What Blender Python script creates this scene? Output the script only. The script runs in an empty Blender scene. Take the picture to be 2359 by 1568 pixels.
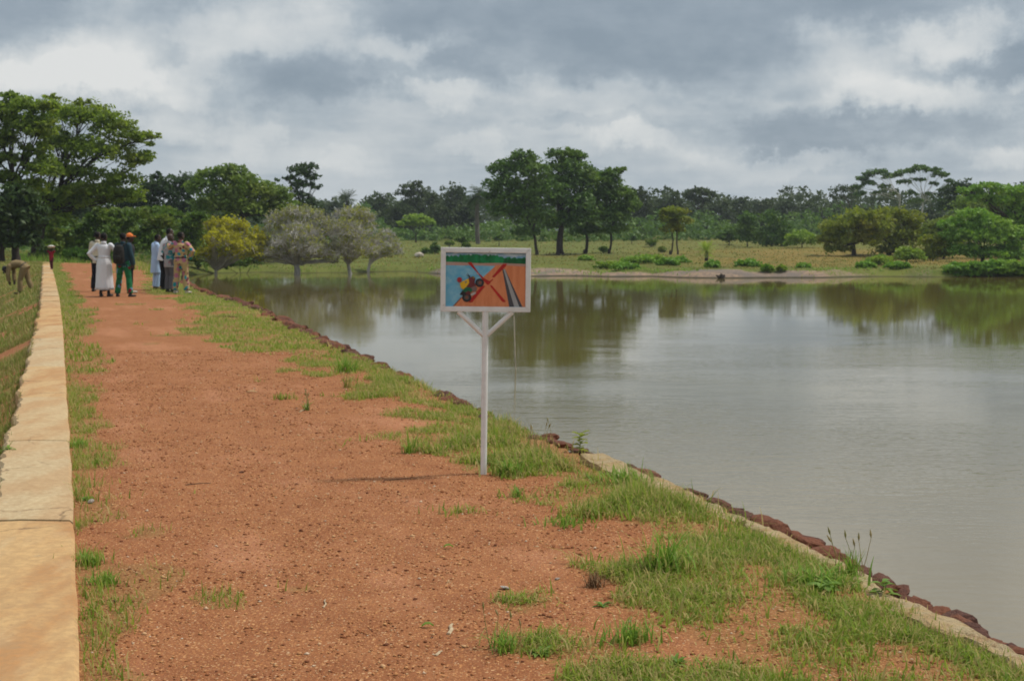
import bpy, math, random
import numpy as np
from mathutils import Vector, Matrix

# ------------------------------------------------------------------ camera, sky, sun, exposure
SC = bpy.context.scene
COL = SC.collection
F = 2359 * 50 / 36.0            # focal length in units of a 2359 px wide frame
HOR = 545.0                     # eye-level line in that frame
CZ = 1.6                        # eye height above the dam crest
PITCH = math.atan((784 - HOR) / F)

cam = bpy.data.cameras.new('camera')
cam.lens = 50
cam.sensor_width = 36
cam.clip_start = 0.1
cam.clip_end = 8000
cam.dof.use_dof = True
cam.dof.focus_distance = 3.6
cam.dof.aperture_fstop = 16
camo = bpy.data.objects.new('camera', cam)
COL.objects.link(camo)
camo.location = (0, 0, CZ)
camo.rotation_euler = (math.pi / 2 - PITCH, 0, 0)
SC.camera = camo

SUN_EL, SUN_AZ = math.radians(60), math.radians(72)     # azimuth from +Y towards +X
sun_dir = Vector((math.sin(SUN_AZ) * math.cos(SUN_EL), math.cos(SUN_AZ) * math.cos(SUN_EL), math.sin(SUN_EL)))
sl = bpy.data.lights.new('sun', 'SUN')
sl.energy = 2.9
sl.angle = math.radians(5)
sl.color = (1.0, 0.955, 0.88)
so = bpy.data.objects.new('sun', sl)
so.rotation_mode = 'QUATERNION'
so.rotation_quaternion = sun_dir.to_track_quat('Z', 'Y')
so.location = (0, 0, 60)
COL.objects.link(so)

SC.view_settings.view_transform = 'Standard'
SC.view_settings.look = 'None'
SC.view_settings.gamma = 1
SC.view_settings.exposure = 0.0
SC.view_settings.use_curve_mapping = False
SC.cycles.use_denoising = True
SC.cycles.max_bounces = 6
SC.cycles.transparent_max_bounces = 4
SC.cycles.volume_bounces = 0
SC.cycles.sample_clamp_indirect = 4
SC.cycles.filter_width = 1.7


class NT:
    """small helper for building node trees"""
    def __init__(s, tree):
        s.t = tree

    def n(s, typ, **kw):
        nd = s.t.nodes.new(typ)
        for k, v in kw.items():
            setattr(nd, k, v)
        return nd

    def put(s, sock, v):
        if isinstance(v, bpy.types.NodeSocket):
            s.t.links.new(v, sock)
        else:
            if hasattr(sock, 'default_value'):
                dv = sock.default_value
                if hasattr(dv, '__len__') and not hasattr(v, '__len__'):
                    v = (v,) * len(dv)
                elif hasattr(dv, '__len__') and len(dv) == 4 and len(v) == 3:
                    v = (*v, 1)
            sock.default_value = v

    def m(s, op, a, b=0.0, c=None, clamp=False):
        nd = s.n('ShaderNodeMath', operation=op, use_clamp=clamp)
        s.put(nd.inputs[0], a)
        s.put(nd.inputs[1], b)
        if c is not None:
            s.put(nd.inputs[2], c)
        return nd.outputs[0]

    def vm(s, op, a, b=None, scale=None):
        nd = s.n('ShaderNodeVectorMath', operation=op)
        s.put(nd.inputs[0], a)
        if b is not None:
            s.put(nd.inputs[1], b)
        if scale is not None:
            s.put(nd.inputs['Scale'], scale)
        return nd.outputs['Value'] if op in ('LENGTH', 'DOT_PRODUCT') else nd.outputs[0]

    def mix(s, f, a, b, blend='MIX'):
        nd = s.n('ShaderNodeMix', data_type='RGBA', blend_type=blend)
        s.put(nd.inputs[0], f)
        s.put(nd.inputs[6], a)
        s.put(nd.inputs[7], b)
        return nd.outputs[2]

    def noise(s, vec, scale, detail=4, rough=0.55, lac=2.0, out=0):
        nd = s.n('ShaderNodeTexNoise')
        if vec is not None:
            s.put(nd.inputs['Vector'], vec)
        nd.inputs['Scale'].default_value = scale
        nd.inputs['Detail'].default_value = detail
        nd.inputs['Roughness'].default_value = rough
        nd.inputs['Lacunarity'].default_value = lac
        return nd.outputs[out]

    def voro(s, vec, scale, feature='F1', out='Distance', rnd=1.0):
        nd = s.n('ShaderNodeTexVoronoi', feature=feature)
        if vec is not None:
            s.put(nd.inputs['Vector'], vec)
        nd.inputs['Scale'].default_value = scale
        nd.inputs['Randomness'].default_value = rnd
        return nd.outputs[out]

    def ss(s, v, lo, hi, a=0.0, b=1.0):
        nd = s.n('ShaderNodeMapRange', interpolation_type='SMOOTHSTEP')
        s.put(nd.inputs[0], v)
        nd.inputs[1].default_value = lo
        nd.inputs[2].default_value = hi
        nd.inputs[3].default_value = a
        nd.inputs[4].default_value = b
        return nd.outputs[0]

    def ramp(s, f, stops):
        nd = s.n('ShaderNodeValToRGB')
        cr = nd.color_ramp
        while len(cr.elements) < len(stops):
            cr.elements.new(0.5)
        for e, (p, c) in zip(cr.elements, stops):
            e.position = p
            e.color = (*c, 1)
        s.put(nd.inputs[0], f)
        return nd.outputs[0]


def build_world():
    w = bpy.data.worlds.new('World')
    SC.world = w
    w.use_nodes = True
    t = w.node_tree
    t.nodes.clear()
    N = NT(t)
    out = N.n('ShaderNodeOutputWorld')
    bg = N.n('ShaderNodeBackground')
    bg.inputs['Strength'].default_value = 0.1
    sky = N.n('ShaderNodeTexSky', sky_type='NISHITA')
    sky.sun_disc = False
    sky.sun_elevation = SUN_EL
    sky.sun_rotation = SUN_AZ
    sky.dust_density = 2.0
    tc = N.n('ShaderNodeTexCoord')
    d = tc.outputs['Generated']
    sx = N.n('ShaderNodeSeparateXYZ')
    N.put(sx.inputs[0], d)
    x, y, z = sx.outputs
    # cloud deck: the direction meets a flat layer overhead, so clouds crowd together towards the horizon
    zz = N.m('ADD', N.m('MAXIMUM', z, 0.0), 0.055)
    cb = N.n('ShaderNodeCombineXYZ')
    N.put(cb.inputs[0], N.m('DIVIDE', x, zz))
    N.put(cb.inputs[1], N.m('DIVIDE', N.m('MULTIPLY', y, 1.0), zz))
    deck = cb.outputs[0]
    warp = N.noise(deck, 0.55, 3, 0.5, out=1)
    deckw = N.vm('ADD', deck, N.vm('SCALE', N.vm('SUBTRACT', warp, (0.5, 0.5, 0.5)), scale=0.9))
    n1 = N.noise(deckw, 0.42, 7, 0.52)
    n2 = N.noise(N.vm('ADD', deckw, (7.3, 2.1, 4.0)), 1.15, 7, 0.55)
    # direction as azimuth / elevation for the large cloud masses
    az = N.m('ARCTAN2', x, y)
    el = N.m('ARCSINE', z)
    ce = N.n('ShaderNodeCombineXYZ')
    N.put(ce.inputs[0], az)
    N.put(ce.inputs[1], el)
    ae = ce.outputs[0]
    wv = N.noise(ae, 15, 8, 0.66, out=1)
    wv2 = N.noise(ae, 4.5, 2, 0.5, out=1)
    aew = N.vm('ADD', ae, N.vm('MULTIPLY', N.vm('SUBTRACT', wv, (0.5, 0.5, 0.5)), (0.13, 0.075, 0)))
    aew = N.vm('ADD', aew, N.vm('MULTIPLY', N.vm('SUBTRACT', wv2, (0.5, 0.5, 0.5)), (0.09, 0.03, 0)))
    field = None
    # (u, v, half width, half height, weight, softness)  bright > 0, dark < 0
    blobs = [
        (1500, 30, 800, 125, -.6, .4), (1280, 150, 330, 62, -.42, .5), (60, 50, 240, 105, -.55, .4),
        (690, 195, 180, 70, -.34, .5), (850, 230, 90, 30, -.15, .5), (2300, 170, 260, 50, -.5, .5),
        (2000, 315, 420, 52, -.46, .5), (1330, 285, 170, 22, -.22, .6), (350, 250, 170, 34, -.25, .6),
        (430, 130, 70, 40, -.22, .5), (1750, 180, 200, 60, -.2, .6), (500, -80, 260, 90, -.2, .5),
        (620, 90, 230, 80, .55, .3), (240, 170, 190, 90, .62, .3), (420, 210, 240, 60, .35, .3), (900, 115, 80, 46, .42, .4),
        (970, 222, 90, 40, .40, .5), (2150, 105, 120, 62, .66, .3), (2000, 220, 170, 52, .58, .3), (1900, 130, 120, 60, .3, .3),
        (120, 190, 170, 50, .34, .5), (470, 285, 110, 42, .38, .4), (610, 325, 60, 36, .34, .4),
        (1420, 325, 95, 34, .50, .4), (1075, 345, 80, 30, .35, .4), (1560, 360, 60, 24, .3, .5),
        (2330, 385, 90, 30, .45, .5), (1780, 378, 170, 24, .30, .6), (820, 370, 110, 34, .3, .5),
        (1180, 200, 220, 26, .18, .6), (480, 190, 120, 40, .22, .6), (2320, 225, 70, 26, .3, .5),
    ]
    for (u, v, ru, rv, wt, soft) in blobs:
        a0, e0 = (u - 1179.5) / F, (HOR - v) / F
        dd = N.vm('LENGTH', N.vm('DIVIDE', N.vm('SUBTRACT', aew, (a0, e0, 0)), (ru / F, rv / F, 1)))
        k = N.ss(dd, soft, 1.3, wt, 0.0)
        field = k if field is None else N.m('ADD', field, k)
    field = N.m('MAXIMUM', N.m('MINIMUM', field, 0.8), -0.62)
    aep = N.vm('MULTIPLY', N.vm('ADD', ae, N.vm('MULTIPLY', N.vm('SUBTRACT', wv2, (0.5, 0.5, 0.5)), (.05, .03, 0))), (1, 1.75, 1))
    pf = N.noise(aep, 8.0, 8, .56)
    pf2 = N.noise(N.vm('ADD', aep, (3.1, 1.7, 0)), 21, 6, .6)
    puff = N.m('ADD', N.m('MULTIPLY', N.m('SUBTRACT', pf, .5), 1.25), N.m('MULTIPLY', N.m('SUBTRACT', pf2, .5), .42))
    base = N.m('ADD', N.m('MULTIPLY', N.m('SUBTRACT', n1, 0.5), 1.15), N.m('MULTIPLY', N.m('SUBTRACT', n2, 0.5), 0.75))
    val = N.m('ADD', N.m('ADD', N.m('ADD', N.m('MULTIPLY', base, 0.42), puff), 0.49), N.m('MULTIPLY', field, 0.56))
    cloud = N.ramp(val, [(0.0, (.255, .315, .375)), (0.20, (.31, .37, .43)), (0.38, (.415, .475, .525)),
                         (0.54, (.53, .575, .605)), (0.76, (.64, .67, .68)), (1.0, (.76, .77, .76))])
    # towards the horizon everything melts into pale grey-blue air
    hz = N.ss(el, 0.0, 0.08, 0.5, 0.0)
    cloud = N.mix(hz, cloud, (.47, .54, .60))
    cl10 = N.vm('SCALE', cloud, scale=10.0)
    col = N.mix(0.93, sky.outputs[0], cl10)
    N.put(bg.inputs['Color'], col)
    t.links.new(bg.outputs[0], out.inputs[0])
    try:
        w.cycles.sampling_method = 'MANUAL'
        w.cycles.sample_map_resolution = 1024
    except Exception:
        pass


build_world()

# ------------------------------------------------------------------ picture <-> place
CP, SP = math.cos(PITCH), math.sin(PITCH)


def ray(u, v):
    a, b = (u - 1179.5) / F, -(v - 784) / F
    return Vector((a, CP + b * SP, -SP + b * CP))


def P(u, v, Y):                 # point seen at (u, v) at distance Y
    r = ray(u, v)
    k = Y / r.y
    return Vector((r.x * k, Y, CZ + r.z * k))


def G(u, v, z):                 # point seen at (u, v) on the level z
    r = ray(u, v)
    k = (z - CZ) / r.z
    return Vector((r.x * k, r.y * k, z))


# ------------------------------------------------------------------ objects
def tag(o, label=None, cat=None, group=None, kind=None):
    if label: o['label'] = label
    if cat: o['category'] = cat
    if group: o['group'] = group
    if kind: o['kind'] = kind
    return o


def link(name, me, mat=None, parent=None):
    o = bpy.data.objects.new(name, me)
    COL.objects.link(o)
    if mat is not None and me is not None and len(me.materials) == 0:
        me.materials.append(mat)
    if parent is not None:
        o.parent = parent
    return o


def empty(name, loc=(0, 0, 0), rz=0.0, label=None, cat=None, group=None):
    o = bpy.data.objects.new(name, None)
    o.empty_display_size = 0.2
    COL.objects.link(o)
    o.location = loc
    o.rotation_euler = (0, 0, rz)
    return tag(o, label, cat, group)


def np_mesh(name, V, Fc, smooth=False):
    V = np.asarray(V, dtype=np.float32)
    Fc = np.asarray(Fc, dtype=np.int32)
    m, k = Fc.shape
    me = bpy.data.meshes.new(name)
    me.vertices.add(len(V))
    me.vertices.foreach_set('co', V.ravel())
    me.loops.add(m * k)
    me.loops.foreach_set('vertex_index', Fc.ravel())
    me.polygons.add(m)
    me.polygons.foreach_set('loop_start', np.arange(0, m * k, k, dtype=np.int32))
    me.update(calc_edges=True)
    me.validate()
    if smooth:
        me.shade_smooth()
    return me


class MB:
    """collects verts / faces and links them as one mesh"""
    def __init__(s):
        s.v, s.f, s.mi = [], [], []

    def add(s, V, Fc, mi=0):
        o = len(s.v)
        s.v.extend([tuple(p) for p in V])
        for f in Fc:
            s.f.append([i + o for i in f])
            s.mi.append(mi)

    def tube(s, pts, rad, seg=8, ref=None, cap=True, mi=0, mod=None):
        """rings along pts; rad: floats or (rx, ry); ref: direction of rx"""
        pts = [Vector(p) for p in pts]
        n = len(pts)
        V = []
        last = None
        for i in range(n):
            tdir = (pts[min(i + 1, n - 1)] - pts[max(i - 1, 0)])
            if tdir.length < 1e-9:
                tdir = Vector((0, 0, 1))
            tdir.normalize()
            r = Vector(ref) if ref is not None else (last if last is not None else Vector((1, 0, 0) if abs(tdir.x) < .8 else (0, 1, 0)))
            a = r - tdir * r.dot(tdir)
            if a.length < 1e-6:
                a = tdir.orthogonal()
            a.normalize()
            last = a
            b = tdir.cross(a)
            rx, ry = rad[i] if hasattr(rad[i], '__len__') else (rad[i], rad[i])
            for j in range(seg):
                th = 2 * math.pi * j / seg
                k = mod(i, th) if mod else 1.0
                V.append(pts[i] + a * (math.cos(th) * rx * k) + b * (math.sin(th) * ry * k))
        Fc = []
        for i in range(n - 1):
            for j in range(seg):
                j2 = (j + 1) % seg
                Fc.append((i * seg + j, i * seg + j2, (i + 1) * seg + j2, (i + 1) * seg + j))
        if cap:
            Fc.append(tuple(range(seg - 1, -1, -1)))
            Fc.append(tuple((n - 1) * seg + j for j in range(seg)))
        s.add(V, Fc, mi)

    def box(s, c, size, rot=None, mi=0):
        hx, hy, hz = size[0] / 2, size[1] / 2, size[2] / 2
        V = [Vector((x, y, z)) for x in (-hx, hx) for y in (-hy, hy) for z in (-hz, hz)]
        if rot is not None:
            V = [rot @ p for p in V]
        V = [p + Vector(c) for p in V]
        s.add(V, [(0, 1, 3, 2), (4, 6, 7, 5), (0, 4, 5, 1), (2, 3, 7, 6), (0, 2, 6, 4), (1, 5, 7, 3)], mi)

    def ball(s, c, r, nu=12, nv=8, rot=None, mi=0, fn=None):
        r = r if hasattr(r, '__len__') else (r, r, r)
        V = [Vector((0, 0, r[2]))]
        for i in range(1, nv):
            ph = math.pi * i / nv
            for j in range(nu):
                th = 2 * math.pi * j / nu
                V.append(Vector((r[0] * math.sin(ph) * math.cos(th), r[1] * math.sin(ph) * math.sin(th), r[2] * math.cos(ph))))
        V.append(Vector((0, 0, -r[2])))
        if fn: V = [fn(p) for p in V]
        if rot is not None: V = [rot @ p for p in V]
        V = [p + Vector(c) for p in V]
        Fc = []
        for j in range(nu):
            j2 = (j + 1) % nu
            Fc.append((0, 1 + j, 1 + j2))
            for i in range(nv - 2):
                a = 1 + i * nu
                Fc.append((a + j, a + nu + j, a + nu + j2, a + j2))
            a = 1 + (nv - 2) * nu
            Fc.append((a + j, len(V) - 1, a + j2))
        s.add(V, Fc, mi)

    def mesh(s, name, smooth=False):
        me = bpy.data.meshes.new(name)
        me.from_pydata(s.v, [], s.f)
        if any(s.mi):
            me.polygons.foreach_set('material_index', s.mi)
        me.update()
        if smooth: me.shade_smooth()
        return me

    def build(s, name, mat, parent=None, smooth=False):
        me = s.mesh(name, smooth)
        for m_ in (mat if isinstance(mat, (list, tuple)) else [mat]):
            me.materials.append(m_)
        return link(name, me, None, parent)


# ------------------------------------------------------------------ numpy noise and curves
def _hash(ix, iy, seed):
    h = (ix.astype(np.int64) * 374761393 + iy.astype(np.int64) * 668265263 + seed * 1442695041) & 0xFFFFFFFF
    h = ((h ^ (h >> 13)) * 1274126177) & 0xFFFFFFFF
    return ((h ^ (h >> 16)) & 0xFFFF) / 65535.0


def vnoise(x, y, seed=0):
    ix, iy = np.floor(x), np.floor(y)
    fx, fy = x - ix, y - iy
    fx, fy = fx * fx * (3 - 2 * fx), fy * fy * (3 - 2 * fy)
    a, b = _hash(ix, iy, seed), _hash(ix + 1, iy, seed)
    c, d = _hash(ix, iy + 1, seed), _hash(ix + 1, iy + 1, seed)
    return (a + (b - a) * fx) * (1 - fy) + (c + (d - c) * fx) * fy


def fbm(x, y, seed=0, o=3):
    s, a, t = 0.0, 1.0, 0.0
    for i in range(o):
        s = s + a * vnoise(x * 2 ** i, y * 2 ** i, seed + i * 17)
        t += a
        a *= 0.5
    return s / t


def sst(a, b, x):
    t = np.clip((x - a) / (b - a), 0, 1)
    return t * t * (3 - 2 * t)


# water side face of the low wall, and the outer edge of the crest above the water
_w = [G(186, 1568, 0), G(172, 1260, 0), G(160, 1010, 0), G(149, 840, 0), G(145, 760, 0), G(137, 690, 0), G(127, 645, 0), G(117, 607.5, 0)]
WY = np.array([-40, 0] + [p.y for p in _w] + [110]); WX = np.array([12.7, .07] + [p.x for p in _w] + [_w[-1].x - (110 - _w[-1].y) * .33])
_e = [G(u, v, -.03) for u, v in ((2359, 1515), (2230, 1450), (2000, 1325), (1760, 1205), (1570, 1130), (1400, 1062), (1240, 1002), (1090, 940), (900, 850), (740, 782), (600, 712), (490, 677), (430, 655))]
EY = np.array([-40, 0] + [p.y for p in _e] + [70, 86, 110]); EX = np.array([16.5, 3.6] + [p.x for p in _e] + [-17.6, -22.3, -30.0])


def Wx(y): return np.interp(y, WY, WX)
def Ex(y): return np.interp(y, EY, EX)


WATER = -1.5
_sh = [G(u, v, WATER) for u, v in ((362, 650), (400, 640), (445, 633), (495, 629), (560, 628), (600, 627), (683, 630), (760, 628), (812, 629), (880, 626), (935, 625), (990, 630), (1060, 634), (1150, 634), (1230, 637),
                                    (1330, 636), (1400, 638), (1500, 637), (1570, 640), (1660, 641), (1780, 640), (1900, 640), (1960, 638), (2040, 637), (2120, 638), (2200, 638), (2280, 637), (2359, 638), (2480, 636))]
POLY = [(float(Ex(y)) + 1.4, y) for y in (-38, -20, 0, 4, 6, 8, 10, 12, 15, 20, 25, 30, 36, 44, 52, 62, 72, 80, 86)] + [(p.x, p.y) for p in _sh] + [(70, 112), (120, 104), (170, 95), (240, 60), (240, -38)]


def lake_sd(x, y):
    """signed distance to the shoreline, > 0 on land"""
    x, y = np.asarray(x, float), np.asarray(y, float)
    d2 = np.full(x.shape, 1e18)
    ins = np.zeros(x.shape, bool)
    n = len(POLY)
    for i in range(n):
        (ax, ay), (bx, by) = POLY[i], POLY[(i + 1) % n]
        ex, ey = bx - ax, by - ay
        t = np.clip(((x - ax) * ex + (y - ay) * ey) / (ex * ex + ey * ey), 0, 1)
        d2 = np.minimum(d2, (x - ax - t * ex) ** 2 + (y - ay - t * ey) ** 2)
        c = (ay > y) != (by > y)
        xi = ax + (y - ay) / (ey if abs(ey) > 1e-9 else 1e-9) * ex
        ins ^= c & (x < xi)
    d = np.sqrt(d2)
    return np.where(ins, -d, d)


def bank_rise(x, y, sd):
    b = .42 + .5 * (fbm(x * .16, y * .16, 5) - .5) + .25 * (fbm(x * .6, y * .6, 8) - .5)
    return b


def height(x, y):
    x, y = np.asarray(x, float), np.asarray(y, float)
    sd = lake_sd(x, y)
    lake = np.where(sd > 0,
                    WATER + np.clip(bank_rise(x, y, sd), .1, .9) * sst(-.2, 1.6, sd) + .0165 * np.minimum(sd, 260) + .12 * (fbm(x * .08, y * .08, 3) - .5) * sst(2, 20, sd),
                    WATER - .35 * np.minimum(-sd, 4) - .02)
    hl = -4.5 + 4.55 * sst(38, 84, y) + .35 * (fbm(x * .1, y * .1, 11) - .5)
    w, e = Wx(y), Ex(y)
    mid = .5 * (w + e)
    half = 1.6 + np.clip(y - 90, 0, 60) * .32
    a = 1 - sst(mid - half, mid + half, x)
    nat = lake * (1 - a) + hl * a
    micro = .022 * (fbm(x * 1.7, y * 1.7, 21) - .5) + .012 * (fbm(x * 7, y * 7, 22) - .5)
    dam = micro + np.where(x > e, -(x - e) * 1.25 - .03, 0) + np.where(x < w - .47, -.09 - (w - .47 - x) * .42, 0)
    tt = np.clip((x - w) / (e - w), 0, 1)
    dam = dam - .045 * sst(.80, 1.0, tt)
    dam = dam - 3.5 * sst(87, 99, y)
    out = np.maximum(nat, dam)
    return out


def H1(x, y):
    return float(height(np.array([x]), np.array([y]))[0])


GB_Y = [3, 5, 6.2, 7, 7.7, 8.2, 9, 10, 12.4, 15, 17.3, 19, 20.7, 23.5, 27, 32, 36, 40, 46, 52, 60, 90]
GB_T = [.56, .50, .53, .70, .70, .65, .67, .69, .71, .76, .74, .67, .58, .53, .60, .68, .66, .60, .66, .78, .86, .9]


def masks(x, y):
    """grass cover, dry straw, bare pale bank, for points of the ground"""
    x, y = np.asarray(x, float), np.asarray(y, float)
    w, e = Wx(y), Ex(y)
    t = x - w
    tt = t / (e - w)
    n1 = fbm(x * 1.1, y * .9, 31, 3)
    n2 = fbm(x * 3.1, y * 2.6, 41, 2)
    g = np.interp(y, GB_Y, GB_T)
    right = sst(-.05, .09, tt - g + (n1 - .5) * .34 + (n2 - .5) * .22) * (.50 + .5 * sst(.31, .55, n1 + .4 * (n2 - .5)))
    wid = .22 + .30 * sst(8, 30, y)
    left = sst(-.10, .16, wid - t + (n1 - .5) * .9 + (n2 - .5) * .4)
    spot = .8 * sst(.70, .78, fbm(x * .9 + 31, y * .8, 77, 2)) * sst(.5, .62, n2)
    crest = np.maximum(np.maximum(right, left), spot)
    emb = sst(.31, .47, fbm(x * .35, y * .35, 51, 3) + .12 * (n2 - .5) + .16 * sst(26, 38, y) - .02)
    on_dam = (y < 92)
    sd = lake_sd(x, y)
    far = np.ones_like(x)
    gr = np.where(on_dam & (t >= 0) & (x <= e + .8), crest, np.where(on_dam & (t < 0), emb, far))
    endp = sst(86, 94, y + (n1 - .5) * 6)
    gr = np.maximum(gr, endp)
    side = sst(-9, -4, x + 2 * (n1 - .5)) * (1 - .5 * sst(21, 25, x + 3 * (n1 - .5))) * (1 - sst(31, 36, x)) * (y > 95)
    rk = side * (1 - sst(.8, 3.4, sd + 5.5 * (fbm(x * .30, y * .5, 61) - .5))) * (sd > -3)
    path = (y > 100) * np.exp(-((x - 3.5 + (y - 112) * -.05) / 2.8) ** 2) * (1 - sst(4, 11, sd)) * (sd > 0)
    shade = (y > 100) * np.exp(-((x - 4.2) / 4.0) ** 2 - ((y - 158) / 7) ** 2)  # ground under the clump of four trees, tinted towards straw
    rk = np.clip(np.maximum(rk, path), 0, 1)
    dr = sst(9, 24, x + 6 * (n1 - .5)) * sst(5, 14, sd) * (y > 100) * (.45 + .55 * sst(.3, .6, fbm(x * .05, y * .03, 71))) * (1 - .8 * sst(165, 195, y)) * .8
    dr = np.maximum(dr, .55 * shade)
    dr = np.where(y < 95, .15 + .35 * sst(.4, .7, fbm(x * .8, y * .8, 81)), dr)
    return gr, dr, rk

# ------------------------------------------------------------------ materials
def mat(name):
    m = bpy.data.materials.new(name)
    m.use_nodes = True
    m.node_tree.nodes.clear()
    N = NT(m.node_tree)
    out = N.n('ShaderNodeOutputMaterial')
    return m, N, out


def bsdf(N, out, color, rough=.8, bump=None, bstr=.3, bdist=.02, spec=.3, metallic=0.0, coat=0.0):
    b = N.n('ShaderNodeBsdfPrincipled')
    N.put(b.inputs['Base Color'], color)
    N.put(b.inputs['Roughness'], rough)
    b.inputs['Specular IOR Level'].default_value = spec
    b.inputs['Metallic'].default_value = metallic
    b.inputs['Coat Weight'].default_value = coat
    if bump is not None:
        bp = N.n('ShaderNodeBump')
        bp.inputs['Strength'].default_value = bstr
        bp.inputs['Distance'].default_value = bdist
        N.put(bp.inputs['Height'], bump)
        N.t.links.new(bp.outputs[0], b.inputs['Normal'])
    N.t.links.new(b.outputs[0], out.inputs[0])
    return b


def pos(N):
    return N.n('ShaderNodeNewGeometry').outputs['Position']


def objc(N):
    return N.n('ShaderNodeTexCoord').outputs['Object']


def isl(N):
    return N.n('ShaderNodeNewGeometry').outputs['Random Per Island']


def plain(name, c, rough=.7, var=.12, scale=8, bstr=.15, bdist=.01, spec=.3, coords='obj'):
    """cloth, skin, wood, painted metal: one colour with mottling and fine relief"""
    m, N, out = mat(name)
    v = objc(N) if coords == 'obj' else pos(N)
    n = N.noise(v, scale, 5, .6)
    n2 = N.noise(v, scale * 9, 3, .6)
    f = N.m('ADD', N.m('MULTIPLY', n, .7), N.m('MULTIPLY', n2, .3))
    lo = tuple(max(0, k * (1 - var * 1.6)) for k in c)
    hi = tuple(min(1, k * (1 + var * 1.4)) for k in c)
    col = N.mix(N.ss(f, .28, .72), lo, hi)
    bsdf(N, out, col, rough, n2, bstr, bdist, spec)
    return m


def leaf_mat(name, ca, cb, cc=None, trans=.35, scale=.25, rough=.55):
    """foliage: each leaf its own tint between ca and cb, branches drifting towards cc"""
    m, N, out = mat(name)
    r = isl(N)
    col = N.mix(r, ca, cb)
    n = N.noise(pos(N), scale, 3, .6)
    if cc is not None:
        col = N.mix(N.ss(n, .46, .68, 0, .75), col, cc)
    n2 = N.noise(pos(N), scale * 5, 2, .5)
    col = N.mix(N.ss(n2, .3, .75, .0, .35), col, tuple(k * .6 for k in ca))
    p = N.n('ShaderNodeBsdfPrincipled')
    N.put(p.inputs['Base Color'], col)
    p.inputs['Roughness'].default_value = rough
    p.inputs['Specular IOR Level'].default_value = .25
    tr = N.n('ShaderNodeBsdfTranslucent')
    N.put(tr.inputs['Color'], N.mix(1.0, col, (1.15, 1.2, .5), 'MULTIPLY'))
    mx = N.n('ShaderNodeMixShader')
    mx.inputs[0].default_value = trans
    N.t.links.new(p.outputs[0], mx.inputs[1])
    N.t.links.new(tr.outputs[0], mx.inputs[2])
    N.t.links.new(mx.outputs[0], out.inputs[0])
    return m


def bark_mat(name, ca, cb):
    m, N, out = mat(name)
    v = N.vm('MULTIPLY', pos(N), (1, 1, .3))
    n = N.noise(v, 6, 5, .65)
    n2 = N.noise(pos(N), 1.2, 3, .5)
    col = N.mix(N.ss(N.m('ADD', N.m('MULTIPLY', n, .6), N.m('MULTIPLY', n2, .4)), .35, .65), ca, cb)
    bsdf(N, out, col, .9, n, .6, .03)
    return m


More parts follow.
